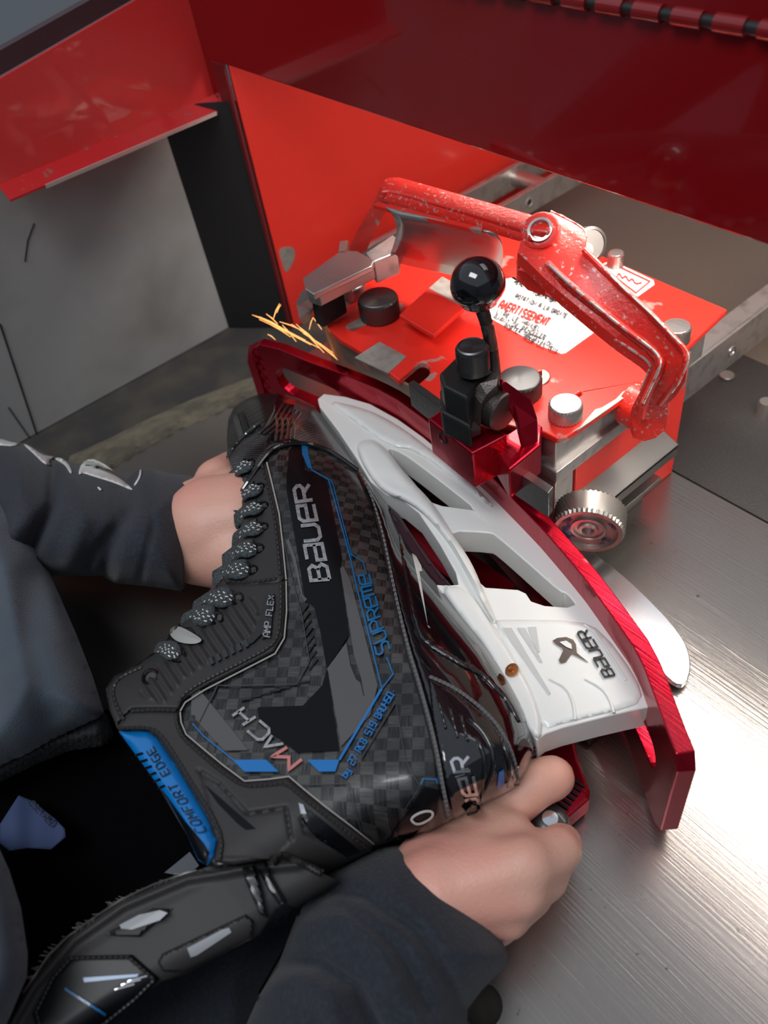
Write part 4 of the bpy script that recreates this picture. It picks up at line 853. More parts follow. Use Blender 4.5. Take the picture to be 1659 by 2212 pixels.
# glossy rand and heel counter along the sole
rand = [(762, 1000), (778, 1003), (806, 1040), (842, 1095), (862, 1140), (885, 1185), (920, 1225), (965, 1280), (1005, 1330), (1060, 1395), (1105, 1465), (1140, 1530), (1155, 1580), (1157, 1620), (1140, 1663), (1116, 1695), (1060, 1730), (1010, 1755), (984, 1770), (972, 1745), (960, 1690), (946, 1620), (930, 1550), (908, 1470), (886, 1400), (864, 1320), (846, 1240), (828, 1160), (806, 1085), (780, 1040)]
mb = MB(); skinp(mb, rand, ZB_, PATENT, .0022, 7, 12); rd = mb.obj('heel_counter', skate, smooth='all', label='glossy black patent heel and rand')
zr = zf(.0023)
mb = MB(); skinp(mb, [(862, 1150), (872, 1230), (890, 1330), (906, 1378), (930, 1400), (990, 1435), (1040, 1460), (1090, 1510), (1120, 1560), (1140, 1560), (1125, 1510), (1085, 1440), (1030, 1365), (985, 1308), (940, 1252), (900, 1206)], zr, PATENT, .0016, 7, 6); mb.obj('rand_overlay', rd, smooth='all')
mb = MB(); skinp(mb, [(925, 1465), (980, 1490), (1050, 1545), (1085, 1590), (1108, 1650), (1122, 1695), (1060, 1730), (1010, 1755), (985, 1768), (975, 1745), (962, 1690), (948, 1620), (934, 1550)], zr, PATENT, .0016, 7, 6)
for a, b in (((944, 1512), (962, 1572)), ((968, 1525), (988, 1592)), ((992, 1540), (1010, 1602))): skinp(mb, [a, (a[0] + 7, a[1] + 4), (b[0] + 4, b[1]), (b[0] - 2, b[1] + 2)], zf(.0040), PATENT, .0014, 5, 3)
for pl in ([(1010, 1550), (1040, 1575), (1062, 1612), (1068, 1660), (1050, 1700), (1030, 1745)], [(1028, 1590), (1050, 1640), (1040, 1720)], [(1085, 1600), (1102, 1650), (1098, 1700)]): tube(mb, [P(x, y, ZB_(x, y)[0] + .0042) for x, y in smoothp(pl, 2, False)], .0010, PATENT, 6)
hc_ = mb.obj('heel_overlay', rd, smooth='all')
mb = MB(); skinp(mb, [(1078, 1668), (1088, 1662), (1090, 1690), (1080, 1705), (1074, 1700)], zf(.0042), BLUE, .0005, 5, 3); mb.obj('blue_accent', rd); mb = MB(); skinp(mb, [(898, 1200), (910, 1222), (912, 1234), (906, 1234), (924, 1350), (930, 1357), (925, 1354), (900, 1240), (890, 1195)], zf(.0040), PRINT, .0003, 6, 2); mb.obj('white_accent', rd)
mb = MB()
for ch, b0, b1, t0, t1 in (('R', (1016, 1665), (1012, 1634), (982, 1668), (973, 1640)), ('e', (1030, 1716), (1022, 1677), (1002, 1720), (990, 1684)), ('U', (1034, 1752), (1032, 1724), (1008, 1760), (1004, 1730))):
    lettering(mb, [ch], b0, b1, t0, t1, 6.5, zf(.0042), CHROME, .0004, gap=.001, step=4, h=.0006)
mb.obj('lettering', rd, label='raised silver letters')
mb = MB()
for pl in ([(775, 1015), (800, 1065), (824, 1140), (842, 1225), (860, 1310), (882, 1400), (904, 1470), (926, 1548), (944, 1622), (956, 1692), (970, 1765)], [(930, 1462), (985, 1486), (1052, 1538), (1092, 1590), (1113, 1645), (1120, 1690)]):
    stitches(mb, smoothp(pl, 2, False), ZB_, mat('thread_grey', (.16, .155, .15), .5), 7, 3, .0008, .0028)
    tube(mb, [P(x - 4, y + 1, ZB_(x - 4, y)[0] + .0016) for x, y in smoothp(pl, 2, False)], .0010, PATENT, 6)
mb.obj('stitching', rd, smooth=True)

# printed graphics on the quarter
def C3(x, y): return (560 + x * .3933, 930 + y * .3933)
def gfx(name, pts, m, off, lab=None):
    mb = MB(); skinp(mb, [C3(*p) for p in pts], ZB_, m, off + .0003, 8, 1.5); return mb.obj(name, shell, smooth=True, label=lab)
gfx('black_stripe', [(165, 110), (195, 68), (238, 70), (250, 215), (300, 235), (372, 285), (455, 705), (440, 750), (470, 950), (492, 1125), (370, 1308), (335, 1100), (300, 965), (250, 930), (215, 700), (150, 330), (150, 250)], GLBLACK, .00050)
gfx('grey_stripe', [(462, 745), (500, 820), (650, 1400), (610, 1560), (450, 1735), (380, 1330), (372, 1308), (478, 1165), (500, 1290), (530, 1365), (555, 1385), (572, 1458), (578, 1458), (560, 1360), (520, 1230), (478, 960), (445, 760)], GRAPH, .00060, 'matt graphite stripe')
gfx('grey_stripe', [(0, 0), (0, 0)] and [(160, 590), (200, 700), (240, 905), (262, 925), (250, 940), (235, 915), (180, 700), (150, 610)], GRAPH, .0006)
gfx('black_field', [(372, 1310), (400, 1500), (440, 1755), (210, 1770), (0, 1610), (-10, 1520), (240, 1510), (345, 1400)], GLBLACK, .00052)
gfx('grey_field', [(-378, 1135), (-355, 1180), (-130, 1345), (-185, 1350), (-255, 1345), (-380, 1230)] and [(-370, 1380), (-330, 1420), (-60, 1755), (-190, 1758), (-375, 1560)], GRAPH, .0006)
mb = MB()
for k in range(15):
    t = k / 14
    if t < .55: u = t / .55; a = (270 + u * 90 * .6, 950 + u * 330); b = (a[0] - 45, a[1] + 60)
    else: u = (t - .55) / .45; a = (290 - u * 330, 1370 + u * 100); b = (a[0] - 60, a[1] + 10)
    ribbon(mb, [C3(a[0], a[1]), C3(b[0], b[1])], 4, ZB_, INK, .0008)
mb.obj('hatching', shell)
mb = MB(); skinp(mb, [C3(232, 68), C3(262, 68), C3(270, 130), C3(292, 215), C3(268, 205), C3(236, 130)], ZB_, BLUE2, .0009, 6, 2)
ribbon(mb, [C3(285, 215), C3(378, 268), C3(390, 300), C3(500, 700), C3(540, 880), C3(672, 1410)], 3, ZB_, BLUE2, .0009); ribbon(mb, [C3(300, 222), C3(396, 275), C3(408, 305), C3(508, 690)], 2.2, ZB_, BLUE2, .0009)
ribbon(mb, [C3(500, 676), C3(570, 722), C3(590, 790)], 2.2, ZB_, BLUE2, .0009); ribbon(mb, [C3(700, 1245), C3(735, 1338), C3(672, 1418)], 3, ZB_, BLUE2, .0009)
ribbon(mb, [C3(672, 1418), C3(440, 1808)], 5, ZB_, BLUE, .0010)
ribbon(mb, [(416, 1563), (440, 1590), (512, 1648)], 2.4, ZB_, BLUE, .0010); mb.obj('blue_line', shell)
mb = MB(); skinp(mb, [C3(262, 1808), C3(440, 1808), C3(418, 1872), C3(330, 1874)], ZB_, BLUE, .0012, 6, 2); mb.obj('blue_block', shell); mb = MB(); skinp(mb, [(502, 1641), (575, 1641), (602, 1667), (528, 1667)], ZB_, BLUE, .0012, 6, 2); mb.obj('blue_block', shell); mb = MB(); skinp(mb, [(820, 1742), (835, 1722), (850, 1730), (846, 1733), (836, 1727), (824, 1744)] and [C3(885, 1945), C3(900, 1908), C3(975, 1912), C3(985, 1940), C3(978, 1942), C3(968, 1920), C3(905, 1916), C3(892, 1948)], ZB_, BLUE2, .0012, 4, 1); mb.obj('blue_bracket', shell)
# fine moulded lines on the carbon
mb = MB()
for pl in ([(430, 1560), (470, 1480), (500, 1481), (640, 1478), (668, 1428), (652, 1330), (628, 1240), (600, 1110)], [C3(750, 1490), C3(800, 1800), C3(880, 1955), C3(800, 2080)], [C3(748, 1490), C3(560, 1800)], [C3(220, 1945), C3(480, 1940), C3(560, 2200)], [C3(480, 1930), C3(510, 1990), C3(530, 2120)]):
    ribbon(mb, pl, 2, ZB_, GRAPHD, .0011)
mb.obj('moulded_line', shell)
mb = MB(); lettering(mb, ['B', 'Ab', 'U', 'e', 'R'], (712, 1251), (668, 1046), (672, 1254), (634, 1051), 7.5, ZB_, SILVER, .0011, gap=.28, step=5); mb.obj('logo_lettering', shell, label='silver brand lettering')
mb = MB(); lettering(mb, ['S', 'U', 'P', 'R', 'e', 'm', 'e'], (842, 1402), (797, 1240), (814, 1416), (774, 1244), 4.2, ZB_, BLUE2, .0012, gap=.25, step=5); mb.obj('blue_lettering', shell)
mb = MB(); lettering(mb, list('by.27.RCB.519.BAU450.'), (748, 1680), (856, 1492), (735, 1672), (843, 1485), 2.6, ZB_, BLUE, .0012, gap=.35, step=5); mb.obj('blue_code', shell)
mb = MB(); lettering(mb, ['M'], (652, 1640), (620, 1614), (624, 1662), (588, 1634), 7, ZB_, PINK, .0012, gap=.001, step=5)
lettering(mb, ['V'], (612, 1606), (588, 1588), (584, 1624), (562, 1604), 6, ZB_, SILVER, .0012, gap=.001, step=5)
lettering(mb, ['C'], (586, 1578), (560, 1556), (562, 1602), (534, 1578), 6, ZB_, SILVER, .0012, gap=.001, step=5)
lettering(mb, ['H'], (552, 1548), (528, 1528), (524, 1566), (502, 1546), 6, ZB_, SILVER, .0012, gap=.001, step=5); mb.obj('model_lettering', shell, label='pink and silver lettering')
mb = MB(); skinp(mb, [C3(905, 1955), C3(990, 1975), C3(975, 2110), C3(830, 2240), C3(700, 2260)], ZB_, GLBLACK, .0009, 6, 2); pl = smoothp([C3(830, 2140), C3(850, 2115), C3(905, 2090), C3(955, 2092), C3(950, 2130), C3(870, 2170)], 2); ribbon(mb, pl, 5, ZB_, PRINT, .0016, 5, True); mb.obj('round_mark', shell)

# tendon guard
TG = [(700, 1888), (735, 1905), (640, 1960), (616, 1952), (596, 1965), (560, 2020), (540, 2030), (400, 2105), (350, 2120), (240, 2200), (120, 2290), (-30, 2300), (-10, 2260), (30, 2190), (60, 2125), (110, 2060), (150, 2022), (200, 1985), (260, 1945), (330, 1912), (400, 1886), (450, 1872), (540, 1862), (600, 1848), (640, 1860)]
def ztg(x, y):
    x = np.atleast_1d(np.asarray(x, float)); y = np.atleast_1d(np.asarray(y, float))
    top_ = [(0, 2230), (60, 2125), (150, 2022), (260, 1945), (400, 1886), (540, 1862), (640, 1855)]
    d = pdist(x, y, top_, False); d1 = pdist(x, y, [(735, 1905), (640, 1960), (560, 2025), (400, 2108), (240, 2205), (100, 2300)], False)
    g = np.clip(d1 / 60, 0, 1); g = np.sqrt(1 - (1 - g) ** 2)
    return .068 + .010 * g + .006 * np.clip(d1 / 150, 0, 1) + .003 * np.exp(-((d - 12) / 10) ** 2) - .002 * np.exp(-(d / 5) ** 2)
mb = MB(); relief(mb, TG, ztg, LEATHER, step=7, T=.02, edge=40); tg_ = mb.obj('tendon_guard', skate, smooth='all')
zt = lambda dz: (lambda x, y: ztg(x, y) + dz)
mb = MB()
for q in ([(522, 1874), (548, 1868), (560, 1900), (580, 1985), (560, 1975), (530, 1905)], [(545, 1866), (572, 1856), (585, 1890), (620, 1950), (606, 1958), (580, 1925), (560, 1885)]): skinp(mb, q, zt(.0), RUBBER, .0045, 6, 6)
skinp(mb, [(575, 1862), (608, 1838), (680, 1868), (700, 1880), (690, 1895), (610, 1850), (590, 1870)], zt(.002), LEATHER, .003, 6, 5)
skinp(mb, [(225, 2018), (330, 1962), (372, 1962), (300, 2024), (250, 2022)], zt(0), LEATHER, .003, 6, 5); skinp(mb, [(340, 2078), (350, 2060), (530, 1975), (548, 1990), (545, 2028), (400, 2102), (350, 2098)], zt(0), LEATHER, .003, 6, 5)
mb.obj('guard_rib', tg_, smooth=True)
mb = MB(); skinp(mb, [(258, 1998), (300, 1976), (345, 1966), (362, 1972), (345, 1988), (285, 2008), (262, 2006)], zt(.003), REFL, .0006, 5, 3); skinp(mb, [(404, 2048), (420, 2040), (480, 2008), (495, 2004), (500, 2014), (425, 2064), (412, 2068)], zt(.003), REFL, .0006, 5, 3); mb.obj('reflector', tg_, smooth=True)
pp = [(150, 2065), (285, 2062), (345, 2115), (300, 2160), (200, 2240), (90, 2260), (70, 2190), (110, 2110)]
mb = MB(); skinp(mb, pp, zt(0), mat('patch_gloss', (.004, .004, .005), .38, spec=.3), .0022, 7, 8); stitches(mb, resample([(p[0] * .93 + 12, p[1] * .93 + 150) for p in pp] + [(150 * .93 + 12, 2065 * .93 + 150)], 20, False), ztg, THREAD, 7, 5, .0006, .0024)
pn = mb.obj('patent_patch', tg_, smooth=True, auto=60)
mb = MB(); skinp(mb, [(178, 2112), (300, 2104), (296, 2110), (182, 2122)], zt(.0023), BLUE2, .0006, 6, 2)
for k, (x, y) in enumerate(((262, 2128), (276, 2120), (248, 2138))): ribbon(mb, [(x, y), (x + 42, y - 12)], 3, zt(.0023), CHROME, .0006)
for k in range(6): ribbon(mb, [(140 + k * 14, 2135 + k * 9), (158 + k * 14, 2148 + k * 9)], 5, zt(.0023), BLUE2, .0008)
mb.obj('blue_emblem', pn)
mb = MB(); ribbon(mb, [(50, 2145), (105, 2063), (148, 2022), (200, 1984), (260, 1944), (330, 1911), (400, 1886), (425, 1880)], 4, ztg, FELTL, .0004, 6, h=.0008)
for k in range(60):
    t = rnd(); x = 60 + t * 340; y = np.interp(x, [60, 105, 148, 200, 260, 330, 400], [2125, 2063, 2022, 1984, 1944, 1911, 1886]); p_ = P(x, y, ztg(x, y)[0]); tube(mb, [p_, p_ + Vector(((rnd() - .5) * .004, -.001 - rnd() * .001, .001 + rnd() * .001))], .00008, FELTL, 4)
mb.obj('felt_edge', tg_)
# inside of the boot: liner, tongue, size tag
LIN = [(232, 1530), (262, 1580), (330, 1680), (400, 1800), (440, 1865), (470, 1880), (400, 1900), (330, 1925), (260, 1958), (150, 2035), (60, 2135), (0, 2250), (-60, 2260), (-60, 1700), (0, 1650), (80, 1610), (160, 1570)]
mb = MB(); relief(mb, LIN, lambda x, y: .040 + .010 * np.clip(1 - pdist(x, y, LIN) / 60, 0, 1), LINER, step=14, T=.03, edge=60); mb.obj('liner', skate, smooth='all')
TO = [(-40, 1660), (0, 1634), (60, 1600), (110, 1575), (160, 1560), (212, 1536), (232, 1545), (246, 1590), (220, 1612), (150, 1622), (80, 1650), (0, 1690), (-40, 1720)]
mb = MB(); relief(mb, TO, lambda x, y: .060 + .014 * np.clip(pdist(x, y, TO) / 30, 0, 1) + .0015 * np.sin(np.asarray(x) * .3) * np.sin(np.asarray(y) * .4), FELT, step=8, T=.02, edge=20)
for k in range(500):
    x = -10 + rnd() * 245; y = np.interp(x, [0, 60, 110, 160, 212, 240], [1634, 1600, 1575, 1560, 1536, 1560]) + rnd() * 60 - 2; z = .060 + .014 * min(1, pdist(np.array([x]), np.array([y]), TO)[0] / 30)
    p_ = P(x, y, z); tube(mb, [p_, p_ + Vector(((rnd() - .5) * .004, (rnd() - .5) * .003, .0018 * rnd() + .0008))], .00010, FELT if rnd() < .8 else GRAPHD, 3, cap=False)
mb.obj('tongue', skate, smooth='all')
mb = MB(); tg2 = [(0, 1780), (40, 1718), (70, 1730), (115, 1765), (140, 1790), (142, 1808), (110, 1835), (60, 1832), (20, 1838), (0, 1822)]
skinp(mb, tg2, lambda x, y: .056 + .002 * np.sin(np.asarray(x) * .06), mat('tag_cloth', (.035, .055, .13), .85), .001, 7, 3); lettering(mb, list('CURISED'), (110, 1786), (62, 1736), (120, 1776), (72, 1728), 2, flat(.0595), INK, .0006); mb.obj('size_tag', skate, smooth='all')
mb = MB(); skinp(mb, [(355, 1885), (410, 1840), (430, 1870), (420, 1878), (380, 1890)], flat(.058), mat('lining_edge', (.10, .105, .12), .8), .001, 7, 3); mb.obj('lining_flap', skate)

# white blade holder with its steel runner
mb = MB()
bo = [(686, 862), (700, 850), (745, 856), (800, 872), (860, 905), (915, 944), (960, 982), (1000, 1012), (1060, 1068), (1100, 1102), (1150, 1146), (1212, 1212), (1262, 1278), (1300, 1335), (1345, 1395), (1385, 1462), (1402, 1510), (1408, 1526), (1360, 1536), (1300, 1550), (1215, 1572), (1178, 1585), (1160, 1600), (1130, 1560), (1090, 1480), (1050, 1400), (1000, 1340), (960, 1290), (940, 1262), (965, 1264), (990, 1262), (984, 1236), (950, 1175), (905, 1108), (868, 1078), (835, 1068), (800, 1040), (770, 990), (730, 930), (690, 878)]
h1 = smoothp([(838, 966), (868, 978), (905, 1004), (975, 1058), (1030, 1102), (1000, 1098), (940, 1090), (918, 1070), (880, 1024), (842, 986)], 1)
h3 = smoothp([(970, 1146), (1058, 1150), (1072, 1157), (1140, 1216), (1211, 1279), (1224, 1280), (1250, 1313), (1152, 1306), (1132, 1274), (1075, 1270), (1040, 1268), (1011, 1211), (988, 1170)], 1)
vslab(mb, bo, .064, .046, WHITEP, holes=[h1, h3]); bh = mb.obj('blade_holder', skate, bevel=.0022, seg=4, smooth=True)
bh.modifiers['bevel'].segments = 4
mb = MB()
zb2 = flat(.064)
skinp(mb, smoothp([(700, 862), (790, 882), (850, 912), (905, 950), (1010, 1035), (1066, 1090), (1058, 1096), (990, 1042), (900, 972), (838, 962), (760, 905)], 1), zb2, WHITEP, .0022, 7, 9)
tower = smoothp([(762, 960), (800, 945), (835, 968), (880, 1030), (935, 1085), (975, 1150), (1020, 1215), (1050, 1290), (1075, 1350), (1060, 1340), (1020, 1265), (975, 1180), (915, 1108), (868, 1078), (835, 1068), (800, 1035)], 2)
skinp(mb, tower, zb2, WHITEP, .0050, 7, 16)
skinp(mb, smoothp([(1066, 1340), (1090, 1338), (1250, 1340), (1300, 1362), (1375, 1462), (1390, 1515), (1330, 1535), (1215, 1562), (1175, 1575), (1150, 1520), (1110, 1440)], 1), zb2, WHITEP, .0016, 8, 10)
skinp(mb, smoothp([(945, 1262), (1010, 1270), (1066, 1350), (1120, 1430), (1165, 1520), (1172, 1585), (1160, 1600), (1130, 1560), (1090, 1480), (1050, 1400), (1000, 1340)], 1), zb2, WHITEP, .0030, 8, 12)
mb.obj('holder_rib', bh, smooth=True, auto=60)
mb = MB(); zz = flat(.0660)
for q in ([(1085, 1356), (1105, 1356), (1190, 1498), (1186, 1500)], [(1118, 1356), (1134, 1356), (1172, 1430), (1168, 1430)], [(1141, 1354), (1158, 1354), (1166, 1408), (1162, 1408)]): skinp(mb, q, zz, mat('satin_print', (.55, .55, .52), .5), .0003, 5, 2)
for pl in ([(1187, 1466), (1225, 1485), (1240, 1520), (1242, 1555)], [(1264, 1466), (1300, 1485), (1318, 1510), (1326, 1540)], [(1262, 1350), (1290, 1372), (1352, 1470)]): tube(mb, [P(x, y, .0658) for x, y in smoothp(pl, 1, False)], .0008, WHITEP, 6)
mb.obj('moulded_detail', bh, smooth=True)
mb = MB(); lettering(mb, ['B', 'Ab', 'U', 'e', 'R'], (1328, 1458), (1268, 1360), (1306, 1462), (1246, 1366), 4.2, zz, INK, .0005, gap=.25, step=5); mb.obj('black_lettering', bh)
mb = MB(); LG = mat('logo_bronze', (.16, .13, .11), .3, metal=.7); E6 = lambda x, y: (850 + x / 2.05, 1050 + y / 2.05)
skinp(mb, [E6(*q) for q in ((732, 770), (740, 785), (762, 780), (790, 742), (862, 779), (812, 738), (808, 700), (795, 680), (765, 668), (725, 672), (705, 684), (716, 698), (745, 716), (752, 728))], zz, LG, .0004, 4, 2)
skinp(mb, [E6(*q) for q in ((735, 690), (765, 684), (788, 700), (790, 722), (765, 712))], zz, WHITEP, .0008, 4, 2); mb.obj('emblem', bh)
mb = MB(); c = P(1106, 1448, .068); lathe(mb, c, (-.4, -.35, 1), [(.0035, 0), (.0035, .0006), (.0012, .0008), (.0012, .0028), (.00001, .003)], GOLD, 20); mb.obj('rivet', bh, smooth=True)
mb = MB(); wv = [P(x, y, .055) for x, y in ((715, 860), (860, 915), (1000, 1022), (1100, 1110), (1212, 1220), (1300, 1345), (1395, 1515))]
vs = []
for p_ in wv: vs += [p_ + Vector((0, -.004, .0015)), p_ + Vector((0.001, .006, .0015)), p_ + Vector((0.001, .006, -.0015)), p_ + Vector((0, -.004, -.0015))]
fs = [(0, 1, 2, 3), (27, 26, 25, 24)]
for i in range(6):
    for k in range(4): a_ = i * 4 + k; b_ = i * 4 + (k + 1) % 4; fs.append((a_, b_, b_ + 4, a_ + 4))
mb.add(vs, fs, CHROME); mb.obj('steel_runner', skate)
mb = MB(); relief(mb, [(838, 1090), (862, 1112), (905, 1178), (940, 1225), (985, 1275), (1035, 1335), (1085, 1400), (1130, 1470), (1160, 1540), (1168, 1600), (1150, 1640), (1140, 1560), (1100, 1480), (1050, 1410), (990, 1335), (930, 1260), (880, 1195), (850, 1140)], flat(.056), mat('outsole', (.03, .01, .014), .2, coat=.7), step=9, T=.015, edge=10); mb.obj('outsole', skate, smooth='all')


# ================================================================== PERSON
def capsules(mb, chain, m, n=20):
    for (a, ra), (b, rb_) in zip(chain, chain[1:]):
        a = Vector(a); b = Vector(b); ax_ = b - a; L = ax_.length; d = ax_.normalized(); pr = []
        for k in range(7): t = math.pi / 2 * k / 6; pr.append((max(math.sin(t) * ra, 1e-5), -math.cos(t) * ra))
        for k in range(7): t = math.pi / 2 * k / 6; pr.append((max(math.cos(t) * rb_, 1e-5), L + math.sin(t) * rb_))
        lathe(mb, a, d, pr, m, n)
def J(x, y, z, rpx): p = P(x, y, z); return (p, rpx * mpp(x, y, z))
person = thing('person', (-.33, -.15, 0), 'person in a dark navy hoodie steadying the skate with both bare hands', 'person')
mb = MB()
W = J(905, 1965, .052, 92)
# right hand: palm fan
for tgt in (J(1105, 1800, .050, 46), J(1135, 1868, .058, 58), J(1125, 1925, .052, 54), J(1095, 1975, .042, 48)):
    capsules(mb, [J(930, 1930, .050, 86), tgt], SKIN)
capsules(mb, [J(955, 1860, .034, 84), J(1055, 1795, .040, 72)], SKIN); capsules(mb, [J(935, 1890, .042, 86), J(1050, 1890, .050, 84)], SKIN)
# thumb
capsules(mb, [J(985, 1805, .032, 60), J(1085, 1742, .040, 57), J(1158, 1692, .046, 49), J(1194, 1680, .044, 46)], SKIN)
# index curls over and down round the post
capsules(mb, [J(1135, 1868, .057, 54), J(1206, 1838, .050, 47), J(1212, 1822, .030, 42), J(1196, 1812, .016, 36)], SKIN)
capsules(mb, [J(1125, 1925, .050, 52), J(1180, 1896, .040, 44), J(1182, 1872, .022, 38), J(1170, 1855, .012, 34)], SKIN)
capsules(mb, [J(1100, 1965, .040, 48), J(1150, 1935, .028, 40), J(1140, 1905, .014, 36), J(1120, 1890, .012, 32)], SKIN)
capsules(mb, [J(1075, 2000, .030, 40), J(1110, 1975, .020, 34), J(1100, 1945, .012, 30)], SKIN)
# forearm, elbow, shoulder
capsules(mb, [J(945, 1930, .050, 92), J(830, 2060, .040, 80)], SKIN)
eR = P(760, 2420, .03); shR = Vector((-.16, -.30, .12))
capsules(mb, [(P(830, 2060, .040), .019), (eR, .028), (shR, .045)], SKIN)
# left hand behind the boot
capsules(mb, [J(330, 1140, .036, 70), J(420, 1142, .048, 84), J(470, 1142, .054, 116), J(520, 1130, .056, 110)], SKIN); capsules(mb, [J(425, 1190, .050, 72), J(520, 1200, .052, 80)], SKIN); capsules(mb, [J(425, 1090, .050, 56), J(500, 1068, .050, 60)], SKIN)
for (x, y) in ((600, 1060), (600, 1110), (595, 1160), (590, 1210)): capsules(mb, [J(520, y, .040, 40), J(x, y, .022, 34), J(x + 60, y + 10, .014, 30), J(x + 90, y + 10, .010, 26)], SKIN)
capsules(mb, [J(470, 1040, .050, 50), J(530, 1000, .030, 40), J(560, 985, .014, 34)], SKIN)
eL = P(-150, 1110, .02); shL = Vector((-.50, -.32, .12))
capsules(mb, [(P(330, 1140, .034), .017), (eL, .022), (shL, .045)], SKIN)
capsules(mb, [(shR, .05), (Vector((-.35, -.34, .12)), .08), (shL, .05)], SKIN); capsules(mb, [(Vector((-.35, -.34, .10)), .10), (Vector((-.36, -.28, -.10)), .13)], SKIN)
for sx in (-.10, .10): capsules(mb, [(Vector((-.36 + sx, -.28, -.12)), .085), (Vector((-.37 + sx, -.24, -.45)), .06), (Vector((-.37 + sx, -.27, -.82)), .042)], SKIN)
body = mb.obj('body', person, smooth='all')
r = body.modifiers.new('remesh', 'REMESH'); r.mode = 'VOXEL'; r.voxel_size = .0024; r.use_smooth_shade = True
sm = body.modifiers.new('smooth', 'SMOOTH'); sm.iterations = 7; sm.factor = .6
# sleeves and hoodie front
def folds(base, outl, A, D, lines):
    o = resample(outl, 12)
    def f(x, y):
        x = np.atleast_1d(np.asarray(x, float)); y = np.atleast_1d(np.asarray(y, float)); d = pdist(x, y, o); g = np.clip(d / D, 0, 1); g = np.sqrt(1 - (1 - g) ** 2); z = base + A * g
        for pl, wd, dp in lines: z = z + dp * np.exp(-(pdist(x, y, pl, False) / wd) ** 2)
        return z
    return f
cuff = [(700, 1885), (760, 1858), (810, 1832), (862, 1826), (905, 1842), (955, 1880), (1005, 1935), (1050, 1990), (1085, 2035), (1098, 2062), (1095, 2085), (1040, 2140), (1010, 2180), (1005, 2300), (560, 2320), (520, 2240), (560, 2150), (600, 2090), (610, 2060), (640, 1980)]
zR = folds(.040, cuff, .042, 190, [([(700, 1925), (790, 1935), (900, 2010), (975, 2120), (1005, 2200)], 16, -.006), ([(640, 2000), (740, 1980), (800, 2020), (860, 2130)], 26, .006), ([(600, 2080), (690, 2080), (770, 2130), (820, 2230)], 16, -.007), ([(560, 2130), (640, 2110), (700, 2150), (750, 2260)], 30, .007), ([(740, 1960), (860, 2050), (930, 2180)], 14, -.004)])
mb = MB(); relief(mb, cuff, zR, CUFFM, step=9, T=.05, edge=70); slR = mb.obj('right_sleeve', person, smooth='all')
SLL = [(-60, 940), (0, 948), (60, 960), (110, 985), (160, 1000), (215, 1010), (275, 1035), (300, 1012), (330, 1012), (362, 1022), (410, 1028), (422, 1032), (425, 1080), (424, 1130), (412, 1210), (398, 1272), (398, 1278), (330, 1268), (250, 1260), (220, 1244), (110, 1245), (60, 1240), (-60, 1240)]
zL = folds(.038, SLL, .052, 130, [([(285, 1030), (280, 1100), (235, 1190), (225, 1245)], 15, -.007), ([(120, 1000), (115, 1090), (75, 1180)], 16, -.008), ([(160, 1040), (180, 1120), (150, 1210)], 26, .006), ([(250, 1060), (250, 1130), (190, 1220)], 14, -.004), ([(318, 1015), (330, 1140), (300, 1260)], 8, -.003), ([(40, 985), (60, 1100), (0, 1200)], 24, .006)])
mb = MB(); relief(mb, SLL, zL, CUFFM, step=8, T=.06, edge=60); slL = mb.obj('left_sleeve', person, smooth='all')
mb = MB()
for q in ([(-20, 948), (0, 947), (25, 955), (45, 958), (30, 964), (0, 962), (-20, 962)], [(48, 958), (62, 962), (90, 982), (110, 986), (118, 986), (104, 996), (110, 1006), (95, 1002), (78, 985)], [(116, 990), (130, 988), (148, 1000), (157, 1020), (152, 1024), (142, 1006), (130, 998)], [(168, 1026), (176, 1000), (196, 990), (222, 1000), (250, 1020), (232, 1012), (205, 1008), (240, 1022), (262, 1035), (287, 1056), (284, 1059), (250, 1044), (205, 1030), (180, 1022)], [(288, 1048), (300, 1030), (302, 1014), (306, 1014), (304, 1030), (292, 1050)], [(209, 1052), (214, 1051), (221, 1058), (216, 1060)]): skinp(mb, smoothp(q, 1), zL, PRINT, .0013, 5, 2)
mb.obj('sleeve_print', slL, smooth='all', label='white print running along the sleeve')
TOR = [(-80, 1000), (0, 1058), (40, 1110), (90, 1200), (130, 1290), (165, 1370), (200, 1460), (222, 1530), (228, 1548), (160, 1580), (60, 1635), (0, 1660), (-80, 1700)]
zT = folds(.060, TOR, .06, 260, [([(70, 1250), (60, 1400), (110, 1540)], 40, -.006)])
mb = MB(); relief(mb, TOR, zT, TROUS, step=12, T=.10, edge=120)
TO2 = [(-80, 1780), (0, 1836), (20, 1880), (45, 1960), (60, 2060), (58, 2110), (20, 2200), (-10, 2260), (-80, 2260)]
relief(mb, TO2, folds(.10, TO2, .03, 100, []), TROUS, step=12, T=.10, edge=60); mb.obj('apron_front', person, smooth='all')
# dark sheet standing in for the black shadow below the skate, plus hem block
mb = MB(); SHADE = [(60, 2120), (600, 1950), (700, 1900), (640, 2000), (560, 2140), (560, 2400), (-60, 2400)]
def zshade(x, y): return .004 + .012 * np.clip(pdist(x, y, SHADE) / 60, 0, 1)
relief(mb, SHADE, zshade, CUFFM, step=14, T=.004, edge=20)
wslab(mb, [(-.50, -.16), (-.10, -.16), (-.10, -.034), (-.50, -.034)], -.01, -.20, CUFFM)
mb.obj('hem_and_shadow', person, smooth=True)

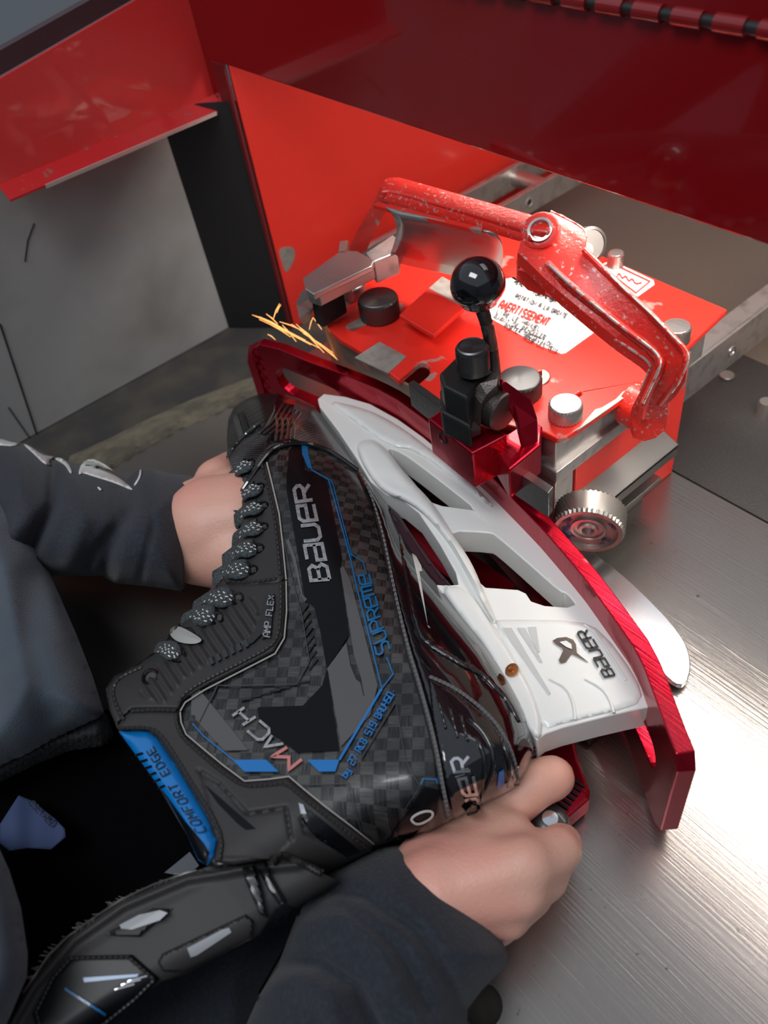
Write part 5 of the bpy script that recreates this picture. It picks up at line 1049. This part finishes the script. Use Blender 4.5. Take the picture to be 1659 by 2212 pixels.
# hoodie body and trousers beyond the picture edge
mb = MB(); tc3 = Vector((-.35, -.34, .12))
capsules(mb, [(P(770, 2340, .030), .031), (eR, .038), (shR, .058), (tc3, .10)], CUFFM); capsules(mb, [(P(-70, 1110, .020), .029), (eL, .034), (shL, .056), (tc3, .10)], CUFFM)
capsules(mb, [(tc3, .125), (Vector((-.36, -.29, -.12)), .148)], CUFFM)
hd = mb.obj('hoodie', person, smooth='all'); r = hd.modifiers.new('remesh', 'REMESH'); r.mode = 'VOXEL'; r.voxel_size = .005; r.use_smooth_shade = True
sm = hd.modifiers.new('smooth', 'SMOOTH'); sm.iterations = 6; sm.factor = .6
mb = MB()
for sx in (-.10, .10): capsules(mb, [(Vector((-.36 + sx, -.28, -.14)), .105), (Vector((-.37 + sx, -.24, -.45)), .08), (Vector((-.37 + sx, -.27, -.80)), .062)], TROUS)
mb.obj('trousers', person, smooth='all')

# ================================================================== SPARKS
SPK = mat('spark', (1, .55, .2), .5, emit=((1.0, .42, .10), 1.0))
mb = MB(); base = P(755, 790, .088); tip = P(545, 680, .10)
SP = [((748, 792), (700, 752), .090), ((740, 786), (668, 728), .092), ((700, 762), (640, 700), .095), ((690, 752), (590, 705), .095), ((672, 745), (560, 690), .097), ((660, 735), (545, 680), .099), ((640, 728), (552, 682), .10), ((615, 712), (560, 684), .10), ((628, 728), (585, 702), .098), ((600, 700), (575, 678), .10), ((590, 690), (604, 656), .103), ((598, 676), (607, 658), .103), ((640, 738), (610, 702), .097), ((655, 715), (604, 695), .098), ((685, 740), (645, 705), .095), ((695, 712), (676, 686), .100), ((676, 686), (668, 712), .100), ((770, 800), (740, 768), .088), ((745, 780), (715, 766), .089), ((730, 770), (655, 720), .093), ((712, 762), (630, 700), .094), ((595, 734), (578, 722), .098)]
for a, b, z in SP:
    pa, pb = P(a[0], a[1], z - .004), P(b[0], b[1], z); tube(mb, [pa, pa.lerp(pb, .5) + Vector((0, 0, .0008)), pb], [.00025, .00042, .00022], SPK, 5)
sp = mb.obj('grinding_sparks'); tag(sp, 'orange streaks of grinding sparks behind the left end of the red holder', 'sparks', kind='stuff')
